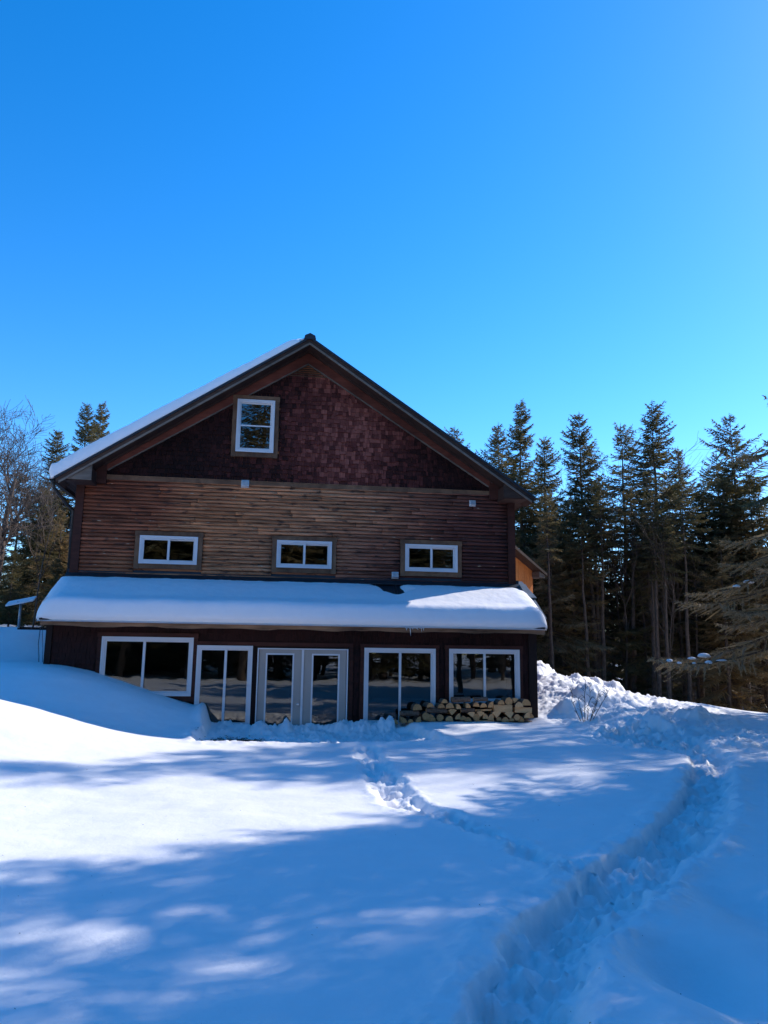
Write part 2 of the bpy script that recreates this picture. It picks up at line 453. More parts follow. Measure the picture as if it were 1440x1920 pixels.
    ins = (x > .06) & (x < 10.08) & (y > -1.33) & (y < 9.4)
    return np.where(ins, 0.0, z)
def gz(x, y): return float(ground(np.array([float(x)]), np.array([float(y)]))[0])

def axis(segs):
    out = []
    for a, b, s in segs: out.append(np.arange(a, b-1e-6, s))
    return np.concatenate(out+[[segs[-1][1]]])
ex1 = [-600, -300, -150, -90, -60, -45]
AX = np.concatenate([ex1, axis([(-36, -12, 1.5), (-12, -4, .3), (-4, 2.5, .06), (2.5, 8.2, .024), (8.2, 12, .04), (12, 16, .045), (16, 22, .15), (22, 60, 1.0)]), [90, 150, 300, 600]])
AY = np.concatenate([ex1, axis([(-36, -18, .6), (-18, -15.4, .1), (-15.4, -9, .026), (-9, -4.6, .035), (-4.6, -1.2, .035), (-1.2, 5, .05), (5, 8, .15), (8, 60, 1.0)]), [90, 150, 300, 600]])
XX, YY = np.meshgrid(AX, AY)
ZZ = ground(XX.ravel(), YY.ravel())
nx, ny = len(AX), len(AY)
idx = np.arange(nx*ny).reshape(ny, nx)
Q = np.stack([idx[:-1, :-1], idx[:-1, 1:], idx[1:, 1:], idx[1:, :-1]], -1).reshape(-1, 4)
me = mesh_np('snow_ground', np.stack([XX.ravel(), YY.ravel(), ZZ], 1), Q, mats=[M_snow], smooth=True)
g = link(bpy.data.objects.new('snow_ground', me)); tag(g, kind='structure')

# dark needles and bark scraps lying on the snow
V = []; T = []
for i in range(260):
    x = random.uniform(0, 9.5); y = random.uniform(-15, -5)
    z = gz(x, y)+.004; a = random.random()*6.28; s = random.choice([.0025, .003, .0045]); l = s*random.uniform(1, 3)
    c, d = math.cos(a), math.sin(a); n = len(V)
    V += [(x-c*l, y-d*l, z), (x+c*l, y+d*l, z+.003), (x-d*s, y+c*s, z+.002), (x, y, z+s)]
    T += [(n, n+1, n+3), (n+1, n+2, n+3), (n+2, n, n+3)]
tag(link(bpy.data.objects.new('needle_litter', mesh_np('needle_litter', V, None, T, [M_soil]))), 'tiny dark needles and bark scraps scattered on the blue shaded snow', 'litter', kind='stuff')

# bare dark soil showing in the dug-out
V = []; T = []
rs = np.random.RandomState(5)
for i in range(2200):
    x = 3.95+rs.randn()*.26; y = -3.25+rs.randn()*.28
    z = gz(x, y)+.01; s = rs.uniform(.012, .03); a = rs.rand()*6.28; n = len(V)
    for k in range(3):
        V.append((x+s*math.cos(a+k*2.1), y+s*math.sin(a+k*2.1), z+rs.uniform(0, .012)))
    T.append((n, n+1, n+2))
tag(link(bpy.data.objects.new('soil_patch', mesh_np('soil_patch', V, None, T, [M_soil]))), 'dark soil and dead leaves showing through the dug-out snow by the doors', 'soil', kind='stuff')

# ------------------------------------------------------------------ the house
HW = 10.14; DP = 9.4; ZR, ZE = 9.30, 5.69; OV = .61; SO = .34
house = empty('wooden_house', (0, 0, 0))
tag(house, 'weathered brown wooden house with shingled gable and a snow covered lean-to along its front', 'house')

def wall_rects(x0, x1, z0, z1, holes):
    xs = sorted({x0, x1, *[h[0] for h in holes], *[h[1] for h in holes]})
    zs = sorted({z0, z1, *[h[2] for h in holes], *[h[3] for h in holes]})
    out = []
    for a, b in zip(xs[:-1], xs[1:]):
        for c, d in zip(zs[:-1], zs[1:]):
            mx, mz = (a+b)/2, (c+d)/2
            if any(h[0] < mx < h[1] and h[2] < mz < h[3] for h in holes): continue
            if mx < x0 or mx > x1 or mz < z0 or mz > z1: continue
            out.append((a, b, c, d))
    return out

UW = [(1.444, 2.692, 3.920, 4.527), (4.499, 5.738, 3.916, 4.522), (7.494, 8.726, 3.918, 4.531)]
GW = (3.454, 4.302, 6.595, 7.842)
LW = {'w1': (1.077, 2.856, 1.112, 2.253), 'd1': (2.96, 4.057, .50, 2.104), 'dd': (4.171, 6.051, .10, 2.08), 'w4': (6.403, 7.904, .55, 2.100), 'w5': (8.227, 9.756, 1.0, 2.105)}

def rake_z(x, off=0.0):
    t = min(x, HW-x); return ZE + (ZR-ZE)*(t+SO)/(HW/2+SO) + off

# backing wall of the upper storey, as closed boxes with real openings
b = MB()
for a, c, d, e in wall_rects(0, HW, 3.0, 5.86, UW): b.box(a, c, 0.0, .16, d, e, 0, .4)
zz = 5.86; holes = [GW]; step = .12
while zz < 9.1:
    h = min(step, 9.2-zz)
    xa = max(0.0, ((zz+h-ZE-.05)*(HW/2+SO)/(ZR-ZE))-SO); xb = HW-xa
    cuts = [(xa, xb)]
    if zz+h > GW[2] and zz < GW[3]: cuts = [(xa, GW[0]), (GW[1], xb)]
    for p, q in cuts:
        if q > p: b.box(p, q, 0.0, .16, zz, zz+h, 0, .4)
    zz += h
b.box(0, .16, .16, DP, 0, 5.86); b.box(HW-.16, HW, .16, DP, 0, 5.86); b.box(.16, HW-.16, DP-.16, DP, 0, 5.86)
b.prism([(0, 5.86), (HW, 5.86), (HW, rake_z(HW)-.05), (HW/2, ZR-.12), (0, rake_z(0)-.05)], DP-.16, DP)
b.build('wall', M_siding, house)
# inner faces
b = MB()
b.box(.2, HW-.2, .5, DP-.3, 2.95, 3.05, 0); b.box(.2, HW-.2, .5, DP-.3, 5.80, 5.90, 0)
b.box(.17, HW-.17, .17, .28, 0.2, 2.9, 1)            # back wall of the lean-to room
b.box(.2, HW-.2, 3.6, 3.7, 3.05, 8.0, 1)
b.box(.05, HW-.05, -1.25, .17, .02, .08, 0)
b.build('interior', [M_inside, M_inwall], house)

# rounded siding courses
b = MB(); ch = .086
casings = [(u[0]-.12, u[1]+.12, u[2]-.14, u[3]+.12) for u in UW]
z = 3.63; ci = 0
prof = [(0, -.028), (.008, -.044), (.032, -.048), (.058, -.036), (.077, -.018), (.086, -.002)]
while z < 5.84:
    segs = [(.15, HW-.15)]
    if z+ch > 5.70: segs = [(.62, 9.62)]
    for c in casings:
        if z+ch > c[2]+.01 and z < c[3]-.01:
            ns = []
            for s0, s1 in segs:
                if c[0] > s0 and c[1] < s1: ns += [(s0, c[0]), (c[1], s1)]
                else: ns.append((s0, s1))
            segs = ns
    for s0, s1 in segs:
        x = s0
        while x < s1-.02:
            L = random.uniform(.9, 3.2); x1 = min(s1, x+L)
            if s1-x1 < .3: x1 = s1
            r = random.random(); n = len(b.v); j = random.uniform(-.004, .004); m = max(2, int((x1-x)/.22)); wb = random.random()*9
            for i in range(m+1):
                xx = x+(x1-x)*i/m - (.003 if i == m else 0)
                w = .003*math.sin(xx*2.3+wb)+.0025*math.sin(xx*7+wb*3)
                for (dz, yy) in prof: b.v.append((xx, yy+j+w, z+dz+w*.6))
            k = len(prof)
            for i in range(m):
                for q in range(k-1):
                    b.face([n+i*k+q, n+(i+1)*k+q, n+(i+1)*k+q+1, n+i*k+q+1], 0, r, True)
                b.face([n+i*k, n+i*k+k-1, n+(i+1)*k+k-1, n+(i+1)*k], 0, r)
            b.face([n+q for q in range(k)], 0, r); b.face([n+m*k+q for q in reversed(range(k))], 0, r)
            x = x1
    z += ch; ci += 1
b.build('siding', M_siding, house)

# shingles
def shingles(b, y, zlo, zhi, span, row=.108, skip=()):
    z = zlo; k = 0
    while z < zhi:
        xa, xb = span(z)
        x = xa - random.random()*.1
        while x < xb:
            w = random.choice([.055, .07, .08, .095, .11, .14]); x1 = x+w
            lo = z - random.choice([0, 0, 0, .012, .02, .035]); hi = z+row+.04
            cx = (x+x1)/2
            a, c = max(x, xa), min(x1, xb)
            if c-a > .015 and not any(s[0] < cx < s[1] and s[2] < z+row*.6 < s[3] for s in skip):
                for s in skip:
                    if s[2] < z+row*.6 < s[3]:
                        if a < s[0] < c: c = s[0]
                        if a < s[1] < c: a = s[1]
                t0 = random.uniform(.018, .042); n = len(b.v); g_ = .003; r = random.random()
                b.v += [(a+g_, y-t0, lo), (c-g_, y-t0, lo), (c-g_, y-.004, hi), (a+g_, y-.004, hi), (a+g_, y, lo), (c-g_, y, lo)]
                b.face([n, n+1, n+2, n+3], 0, r); b.face([n, n+4, n+5, n+1], 0, r*.5)
                b.face([n, n+3, n+4], 0, r); b.face([n+1, n+5, n+2], 0, r)
            x = x1
        z += row; k += 1
b = MB()
def gspan(z):
    t = (z-6.05+.05)*(HW/2-.55)/(8.87-6.05)+.55; t = max(t, .58)
    return (t, HW-t)
shingles(b, -.004, 5.90, 8.50, gspan, skip=[(GW[0]-.11, GW[1]+.11, GW[2]-.12, GW[3]+.11)])
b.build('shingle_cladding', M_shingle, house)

# louvres at the very top
b = MB(); z = 8.53
while z < 8.82:
    hw = (8.87-z)*(HW/2-.55)/(8.87-6.05)
    b.prism_x([(-.01, z+.045), (-.05, z+.005), (-.045, z), (-.005, z+.04)], HW/2-hw-.05, HW/2+hw+.05)
    z += .055
b.build('gable_vent', M_casing, house)

# band under the gable, corner boards, end posts
b = MB(); b.box(.60, 9.62, -.05, -.004, 5.80, 5.895); b.box(.60, 9.62, -.062, -.002, 5.895, 5.908); b.build('band_board', M_casing, house)
for a, c in ((-.035, .145), (HW-.145, HW+.035)):
    b = MB(); b.box(a, c, -.055, 0, 3.62, 5.72); b.box(a if a < 0 else HW, 0 if a < 0 else c, 0, .14, 3.62, 5.72); b.build('corner_board', M_red, house)
for a, c in ((.37, .60), (HW-.60, HW-.37)):
    b = MB(); b.box(a, c, -.09, -.004, 5.70, 6.12); b.build('bracket_block', M_red, house)

# frieze boards along the rake, on the wall
for sgn in (0, 1):
    def X(x): return x if sgn == 0 else HW-x
    p = [(.42, 5.80), (.50, 5.80), (.62, 6.03), (HW/2, 8.86), (HW/2, 9.12), (.42, 6.10)]
    pts = [(X(x), z_) for x, z_ in p]
    if sgn: pts = pts[::-1]
    b = MB(); b.prism(pts, -.075, -.003); b.build('frieze_board', M_frieze, house)
    q = [(.62, 6.03), (.62, 6.005), (HW/2, 8.835), (HW/2, 8.86)]
    pts = [(X(x), z_) for x, z_ in q]
    if sgn: pts = pts[::-1]
    b = MB(); b.prism(pts, -.082, -.003); b.build('frieze_trim', M_greybd, house)

# main roof: metal, fascia, soffit on each slope
def slope_pts(t0, t1, off0, off1):
    """quad in (x, z) under the roof line; t is distance from the left eave tip in x"""
    sl = (ZR-ZE)/(HW/2+SO)
    return [(t0-SO, ZE+sl*t0+off0), (t1-SO, ZE+sl*t1+off0), (t1-SO, ZE+sl*t1+off1), (t0-SO, ZE+sl*t0+off1)]
FULL = HW/2+SO
roof = MB()
for sgn in (0, 1):
    def mir(pts): return pts if sgn == 0 else [(HW-x, z_) for x, z_ in pts][::-1]
    roof.prism(mir(slope_pts(-.03, FULL, -.03, .025)), -OV-.03, DP+.5, 0)
    sl = (ZR-ZE)/FULL
    for yy in np.arange(-.35, DP+.4, .45):   # standing seams
        roof.prism(mir(slope_pts(-.03, FULL-.05, .025, .06)), yy, yy+.03, 0)
roof.prism([(HW/2-.14, ZR-.055), (HW/2+.14, ZR-.055), (HW/2+.12, ZR+.03), (HW/2, ZR+.09), (HW/2-.12, ZR+.03)], -OV-.06, DP+.53, 0)
roof_o = roof.build('roof', M_metal, house)
for sgn in (0, 1):
    def mir(pts): return pts if sgn == 0 else [(HW-x, z_) for x, z_ in pts][::-1]
    b = MB(); b.prism(mir(slope_pts(0, FULL, -.125, -.03)), -OV, -OV+.03); b.build('rake_fascia', M_fascia, house)
    b = MB(); b.prism(mir(slope_pts(.06, FULL, -.175, -.125)), -OV-.012, -OV+.025); b.build('rake_trim', M_greybd, house)
    b = MB(); b.prism(mir(slope_pts(.02, FULL, -.15, -.13)), -OV+.03, -.003); b.prism(mir(slope_pts(SO+.55, FULL, -.21, -.15)), -.20, -.17); b.build('soffit', M_soffit, house)
    # boxed eave return
    x1 = .39; sl = (ZR-ZE)/FULL
    tri = [(-SO+.02, ZE-.03), (x1, ZE-.03), (x1, ZE+sl*(x1+SO)-.18), (-SO+.16, ZE+sl*.16-.15)]
    b = MB(); b.prism(mir(tri), -OV+.03, -OV+.055); b.build('eave_return', M_greybd if sgn == 0 else M_fascia, house)
    b = MB()
    for k in range(4):
        y0 = -OV+.05; xs = -SO+.02+k*.09
        pts = [(xs, ZE-.05), (xs+.086, ZE-.05), (xs+.086, ZE-.03), (xs, ZE-.03)]
        b.prism(mir(pts), y0, DP+.4)
    pts = [(.03, ZE-.05), (x1, ZE-.05), (x1, ZE-.032), (.03, ZE-.032)]
    b.prism(mir(pts), y0, -.003)
    pts = [(x1-.03, ZE-.03), (x1, ZE-.03), (x1, ZE+.25), (x1-.03, ZE+.22)]
    b.prism(mir(pts), -OV+.06, -.003)
    b.build('eave_soffit', M_soffit, house)
    b = MB(); pts = [(-SO-.02, ZE-.06), (-SO+.01, ZE-.06), (-SO+.01, ZE-.02), (-SO-.02, ZE-.02)]; b.prism(mir(pts), -OV+.03, DP+.45); b.build('eave_fascia', M_fascia, house)

# gutter and downspout
b = MB()
gut = [(-SO-.13, ZE+.0), (-SO-.12, ZE-.09), (-SO-.03, ZE-.10), (-SO-.025, ZE+.01), (-SO-.035, ZE+.01), (-SO-.04, ZE-.085), (-SO-.11, ZE-.08), (-SO-.12, ZE+.0)]
b.prism(gut, -OV+.0, DP+.4, 0)
b.build('gutter', M_gutter, house)
b = MB(); b.tube([(-SO-.08, -.45, ZE-.08), (-SO-.08, -.42, ZE-.2), (-.22, .02, ZE-.50), (-.09, .12, ZE-.62), (-.09, .12, 3.6)], .038, 8, 0)
b.build('downspout', M_gutter, house)
b = MB(); b.tube([(-.12, -.02, 5.2), (-.085, -.03, 4.2), (-.08, -.03, 3.6)], .008, 5, 0); b.build('conduit', M_black, house)

# ---- windows
def window(rect, y, casing=.12, sash=2, horiz=False, split=.5, sill=True, name='window', fr=.052, cas_mat=None, label=None):
    x0, x1, z0, z1 = rect
    w = empty(name, (0, 0, 0), 0, house)
    if label: w['label'] = label
    if casing:
        b = MB(); c = casing
        b.box(x0-c-.01, x1+c+.01, y-.075, y-.002, z1+.002, z1+c)
        b.box(x0-c, x0-.002, y-.07, y-.002, z0-.13, z1+.001); b.box(x1+.002, x1+c, y-.07, y-.002, z0-.13, z1+.001)
        if sill: b.box(x0+.001, x1-.001, y-.065, y-.002, z0-.12, z0-.012)
        b.build('casing', cas_mat or M_casing, w)
    b = MB(); ya, yb = y-.085, y+.03
    b.box(x0, x1, ya, yb, z1-fr, z1); b.box(x0, x1, ya, yb, z0, z0+fr)
    b.box(x0, x0+fr, ya, yb, z0+fr, z1-fr); b.box(x1-fr, x1, ya, yb, z0+fr, z1-fr)
    f2 = .014   # raised outer lip
    b.box(x0-f2, x1+f2, ya-.012, ya, z1-.018, z1+f2); b.box(x0-f2, x1+f2, ya-.012, ya, z0-f2, z0+.018)
    b.box(x0-f2, x0+.018, ya-.012, ya, z0+.018, z1-.018); b.box(x1-.018, x1+f2, ya-.012, ya, z0+.018, z1-.018)
    b.build('frame', M_vinyl, w)
    def sashbox(a, c, d, e, yo, s=.03):
        b = MB()
        b.box(a, c, yo, yo+.03, e-s, e); b.box(a, c, yo, yo+.03, d, d+s); b.box(a, a+s, yo, yo+.03, d+s, e-s); b.box(c-s, c, yo, yo+.03, d+s, e-s)
        b.build('sash', M_vinyl, w)
        b = MB(); b.box(a+s-.003, c-s+.003, yo+.012, yo+.018, d+s-.003, e-s+.003); b.build('pane', M_glassup if z0 > 3 else M_glass, w)
    xi0, xi1, zi0, zi1 = x0+fr+.001, x1-fr-.001, z0+fr+.001, z1-fr-.001
    if horiz:
        zm = zi0+(zi1-zi0)*split
        sashbox(xi0, xi1, zm-.018, zi1, y-.035); sashbox(xi0, xi1, zi0, zm+.018, y-.068)
    else:
        xm = xi0+(xi1-xi0)*split
        sashbox(xi0, xm+.016, zi0, zi1, y-.068); sashbox(xm-.016, xi1, zi0, zi1, y-.035)
        b = MB(); b.box(xm-.026, xm+.026, y-.082, y-.070, zi0, zi1); b.build('mullion', M_vinyl, w)
    return w
for u in UW: window(u, 0)
window(GW, -.03, horiz=True, split=.5, casing=.115)
YL = -1.40
window(LW['w1'], YL, casing=.10, cas_mat=M_red, split=.46)
window(LW['d1'], YL, casing=.0, split=.52)
window(LW['w4'], YL, casing=.09, cas_mat=M_red, split=.5, sill=False)
window(LW['w5'], YL, casing=.09, cas_mat=M_red, split=.5, sill=False)
b = MB(); b.box(2.93, 6.16, YL-.06, YL-.002, 2.118, 2.20); b.box(6.075, 6.16, YL-.06, YL-.002, .2, 2.115); b.build('door_casing', M_red, house)

# french doors
d0, d1, dz0, dz1 = LW['dd']
fb = MB()
fb.box(d0, d1, YL-.075, YL+.04, dz1-.025, dz1); fb.box(d0, d0+.025, YL-.075, YL+.04, dz0, dz1-.025); fb.box(d1-.025, d1, YL-.075, YL+.04, dz0, dz1-.025)
fb.build('door_frame', M_vinyl, house)
xm = 5.105
for k, (a, c, ga, gc) in enumerate(((d0+.036, xm-.003, 4.375, 4.895), (xm+.003, d1-.036, 5.325, 5.845))):
    dr = empty('french_door', (0, 0, 0), 0, house)
    y0, y1 = YL-.045, YL-.003; gt, gb = 1.945, .30
    b = MB(); zt = dz1-.028
    b.box(a, c, y0, y1, gt, zt); b.box(a, c, y0, y1, dz0+.01, gb); b.box(a, ga, y0, y1, gb, gt); b.box(gc, c, y0, y1, gb, gt)
    b.build('door_leaf', M_door, dr)
    b = MB(); s = .032
    b.box(ga-s, gc+s, y0-.014, y0, gt, gt+s); b.box(ga-s, gc+s, y0-.014, y0, gb-s, gb); b.box(ga-s, ga, y0-.014, y0, gb, gt); b.box(gc, gc+s, y0-.014, y0, gb, gt)
    b.build('glazing_bead', M_vinyl, dr)
    b = MB(); b.box(ga+.001, gc-.001, YL-.028, YL-.020, gb+.001, gt-.001); b.build('pane', M_glass, dr)
    if k == 0:
        b = MB(); b.tube([(5.03, y0-.002, .95), (5.03, y0-.012, .95)], .034, 14); b.tube([(5.03, y0-.012, .95), (5.03, y0-.04, .95)], .012, 10)
        b.tube([(5.03, y0-.036, .95), (5.03, y0-.045, .95), (5.03, y0-.062, .95), (5.03, y0-.070, .95)], [.018, .028, .027, .014], 14)
        b.build('door_knob', M_chrome, dr)
b = MB(); b.box(xm-.022, xm+.022, YL-.072, YL-.047, dz0, dz1-.028); b.build('astragal', M_vinyl, house)

# ---- lean-to walls
b = MB()
holes = list(LW.values())
for a, c, d, e in wall_rects(0, HW, 0, 2.52, holes): b.box(a, c, YL, YL+.13, d, e, 0, .4)
for xa, xb in ((0, .13), (HW-.13, HW)):
    b.prism_x([(YL+.13, 0), (0, 0), (0, 3.5), (YL+.13, 2.75)], xa, xb, 0, .4)
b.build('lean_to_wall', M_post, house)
b = MB()
sk = [(h[0]-.10, h[1]+.10, h[2]-.12, h[3]+.10) for h in (LW['w1'], LW['w4'], LW['w5'])] + [(2.93, 6.17, 0, 2.20)]
shingles(b, YL-.004, .2, 2.46, lambda z_: (.10, HW-.16), skip=sk)
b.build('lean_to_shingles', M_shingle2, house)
for a, c in ((-.03, .09), (HW-.15, HW+.03)):
    b = MB(); b.box(a, c, YL-.06, YL-.003, 0, 2.48); b.build('corner_post', M_post, house)
# eaves board with a wavy weathered bottom edge
b = MB(); n = 60; pts = []
for i in range(n+1):
    x = -.06+i*(HW+.12+.04)/n; pts.append((x, 2.455+.012*math.sin(i*.7)+.010*random.uniform(-1, 1)))
top = [(x, 2.575+.006*math.sin(i*.9)) for i, (x, _) in enumerate(pts)]
for i in range(n):
    b.prism([pts[i], pts[i+1], top[i+1], top[i]], -1.80, -1.765, 0, .5)
b.build('eaves_board', wood('eaves_wood', (.02, .012, .009), (.46, .25, .14), (.9, 6, 9)), house)
b = MB(); b.box(-.03, HW+.06, -1.76, YL-.002, 2.47, 2.49); b.build('lean_to_soffit', M_soffit, house)
# lean-to roof sheets with ribs
def lz(y): return 2.585+(y+1.80)*.560
b = MB()
b.prism_x([(-1.84, lz(-1.84)-.0), (0.0, lz(0)), (0.0, lz(0)+.025), (-1.84, lz(-1.84)+.025)], -.08, HW+.10, 0)
for x in np.arange(-.05, HW+.1, .455):
    b.prism_x([(-1.84, lz(-1.84)+.02), (-.02, lz(-.02)+.02), (-.02, lz(-.02)+.07), (-1.84, lz(-1.84)+.07)], x, x+.03, 0)
b.prism_x([(-.17, lz(-.17)+.072), (-.004, lz(0)+.075), (-.004, lz(0)+.16), (-.02, lz(0)+.16), (-.03, lz(0)+.09), (-.17, lz(-.17)+.09)], -.09, HW+.11, 0)
b.build('lean_to_roof', M_metal, house)
b = MB(); b.prism_x([(-1.5, lz(-1.5)+.03), (-.1, lz(-.1)+.1), (-.1, lz(-.1)+.13), (-1.5, lz(-1.5)+.05)], HW+.10, HW+.26, 0)
b.prism_x([(-.75, lz(-.6)+.03), (.3, lz(.1)+.1), (.3, lz(.1)+.12), (-.75, lz(-.6)+.05)], HW-.1, HW+.30, 0)
b.build('side_flashing', M_metal2, house)

# vents on the wall
def vent(x, z, s=.16, lampish=False):
    v = empty('wall_vent', (x, 0, z), 0, house)
    b = MB(); b.box(-s/2-.01, s/2+.01, -.055, -.035, -s/2-.01, s/2+.01); b.build('backplate', M_vent, v)
    b = MB(); b.prism_x([(-.055, s/2), (-.10, s/2-.02), (-.14, -s/2+.02), (-.055, -s/2)], -s/2, s/2); b.build('hood', M_vent, v)
    b = MB()
    for k in range(3): b.box(-s/2+.01, s/2-.01, -.125-.008*k, -.120-.008*k, s*.2-k*s*.2, s*.2-k*s*.2+.008)
    b.build('louvre', M_mast, v)
vent(3.70, 5.83, .16); vent(9.12, 5.59, .13); vent(7.25, 3.80, .14)

# ---- annex beyond the right side
an = empty('annex', (12.15, 5.6, 0), R(38), house); an['label'] = 'sunlit orange cedar annex with its own small roof'
b = MB()
for k in range(14):
    b.box(-1.6+k*.16, -1.6+k*.16+.155, -.02-.004*(k % 2), .1, .8, 5.0)
b.box(-1.6, .64, .1, 2.5, .8, 4.7); b.build('annex_wall', M_orange, an)
b = MB(); b.prism([(-2.2, 5.75), (.98, 4.50), (1.0, 4.57), (-2.2, 5.87)], -.35, 3.0); b.build('annex_roof', M_fascia, an)
b = MB(); b.prism([(.60, 4.44), (.92, 4.42), (.92, 4.52), (.60, 4.62)], -.30, 2.8); b.build('annex_soffit', M_greybd, an)
b = MB(); b.box(-.62, -.26, -.06, -.03, 3.2, 4.2, 0); b.build('annex_window_frame', M_vinyl, an)
b = MB(); b.box(-.57, -.31, -.07, -.062, 3.25, 4.15, 0); b.build('annex_pane', M_glass, an)

# ------------------------------------------------------------------ snow on the roofs
def slab_snow(name, fn, nu, nv, mat, label):
    """closed pillow of snow: fn(u, v) -> top point, bottom point"""
    top = []; bot = []
    for j in range(nv+1):
        for i in range(nu+1):
            t, bt = fn(i/nu, j/nv); top.append(t); bot.append(bt)
    n = len(top); ix = lambda i, j: j*(nu+1)+i
    F_ = []
    for j in range(nv):
        for i in range(nu):
            F_.append((ix(i, j), ix(i+1, j), ix(i+1, j+1), ix(i, j+1))); F_.append((n+ix(i, j), n+ix(i, j+1), n+ix(i+1, j+1), n+ix(i+1, j)))
    for i in range(nu):
        F_.append((ix(i, 0), n+ix(i, 0), n+ix(i+1, 0), ix(i+1, 0))); F_.append((ix(i, nv), ix(i+1, nv), n+ix(i+1, nv), n+ix(i, nv)))
    for j in range(nv):
        F_.append((ix(0, j), ix(0, j+1), n+ix(0, j+1), n+ix(0, j))); F_.append((ix(nu, j), n+ix(nu, j), n+ix(nu, j+1), ix(nu, j+1)))
    me = mesh_np(name, top+bot, F_, mats=[mat], smooth=True)
    o = link(bpy.data.objects.new(name, me)); tag(o, label, 'snow')
    return o
# lean-to snow; profile from the wall (v=0) to the lip (v=1)
PR = [(-.13, .045), (-.25, .07), (-.5, .12), (-.8, .165), (-1.1, .20), (-1.4, .235), (-1.62, .285), (-1.74, .315), (-1.81, .315), (-1.865, .285), (-1.90, .21), (-1.92, .12), (-1.90, .05), (-1.86, .015)]
pl = np.array(PR); sl_ = np.concatenate([[0], np.cumsum(np.hypot(np.diff(pl[:, 0]), np.diff(pl[:, 0]*.56+pl[:, 1])))]); sl_ /= sl_[-1]
U = []
def nz(x, y): return float(fbm(np.array([x]), np.array([y]), 3)[0])
def leanto(u, v):
    e = .5-.5*math.cos(math.pi*u)
    u2 = u if .06 < u < .94 else u
    x = -.18+(HW+.37)*u
    y = np.interp(v, sl_, pl[:, 0]); h = np.interp(v, sl_, pl[:, 1])
    endd = min(x+.18, HW+.19-x)
    k = math.sqrt(max(0, 1-(1-min(1, endd/.38))**2))
    h = h*(.12+.88*k)
    xin = HW/2+(x-HW/2)
    base = lz(y)+.03
    h *= 1.22+.09*nz(x*.55, y*.8+3)
    # end corners draw back
    y2 = y if y > -1.5 else y+(1-k)*.22
    # melted hollow by the wall
    hx = math.exp(-((x-7.13-.08*math.sin(y*9))/.32)**4)*(1/(1+math.exp(-(y+.80+.1*math.sin(x*9))/.03)))
    h = h*(1-hx)-.05*hx
    h += .010*nz(x*3, y*3)*(h > .05)
    # ragged upper edge with ribs showing
    if v < .12: h -= .02+.02*nz(x*2.2, 4)
    return (x, y2, base+h), (x, min(-.12, y2+.02), base-.012)
slab_snow('roof_snow', leanto, 420, 46, M_roofsnow, 'thick smooth snow blanket lying on the lean-to roof, bulging over the eaves board')
# snow on the left slope of the main roof
slm = (ZR-ZE)/FULL
def mainsnow(u, v):
    t = -.10+(FULL-.12)*u            # along the slope from the eave
    w = v                            # depth
    y = -OV-.02+(DP+1.05)*v**1.6
    th = .36*(1-.45*u)*(1+.10*nz(t*.8, 7)) * min(1, math.sqrt(max(0, (1.0-u)/.03+.05)))
    if u < .05: th *= math.sqrt(max(0, 1-(1-u/.05)**2))*.9+.1
    th += .018*nz(t*6, y*3)
    edge = min(1, v/.05); prof = math.sqrt(max(0, 1-(1-edge)**2))
    th = max(.01, th*(.10+.90*prof))
    nx_, nz_ = -slm/math.hypot(1, slm), 1/math.hypot(1, slm)
    bx, bz = t-SO, ZE+slm*t+.03
    return (bx+nx_*th*(.4 if u > .03 else 1.0), y, bz+nz_*th), (bx, y, bz-.01)
slab_snow('roof_snow', mainsnow, 160, 40, M_roofsnow, 'long strip of snow along the left slope of the main roof')
# ragged snow left at the ridge
def ridge_snow(u, v):
    a = u*2*math.pi; rr = .10
    x = HW/2-.28+.14*(u-.5)*2; y = -OV+.02+.35*v; h = .08*math.sin(math.pi*u)*math.sin(math.pi*min(1, max(0, v)))*1.1
    return (x, y, ZR-.15+.03+.1*(u)+h), (x, y, ZR-.17+.1*u)
slab_snow('snow_clump', ridge_snow, 12, 12, M_roofsnow, 'small bright crust of snow beside the roof peak')

# icicles
ic = empty('icicle_cluster', (7.4, -1.80, 2.57)); tag(ic, 'small ragged clump of icicles on the eaves board above the second window from the right', 'icicle')
random.seed(21)
for k, (x, l, r) in enumerate([(-.17, .09, .018), (-.12, .06, .02), (-.10, .20, .011), (-.05, .07, .016), (0, .05, .018), (.05, .08, .012), (.09, .05, .016), (.14, .12, .009), (.18, .09, .014)]):
    b = MB(); dx = random.uniform(-.01, .03)
    b.tube([(x, -.02, 0), (x+dx*.4, -.022, -l*.4), (x+dx*.8, -.02, -l*.75), (x+dx, -.02, -l)], [r, r*.8, r*.5, .001], 7); b.build('icicle', M_ice, ic)
b = MB()
for k in range(16): 
    x = -.19+k*.025; b.tube([(x-.015, -.02, -.012+random.uniform(-.02, .01)), (x+.02, -.025, -.015+random.uniform(-.02, .01))], random.uniform(.012, .022), 6)
b.build('ice_crust', M_ice, ic)

# hanging cable at the left corner
b = MB(); b.tube([(-.04, -1.70, 2.47), (-.16, -1.4, 2.4), (-.24, -1.15, 2.1), (-.22, -1.1, 1.85), (-.20, -1.1, 1.5)], .007, 6)
b.tube([(-.03, -1.70, 2.45), (-.11, -1.4, 2.3), (-.13, -1.2, 2.0), (-.12, -1.15, 1.5)], .005, 6)
tag(b.build('cable', M_black), 'thin dark cables hanging down from the left corner of the lean-to', 'cable')

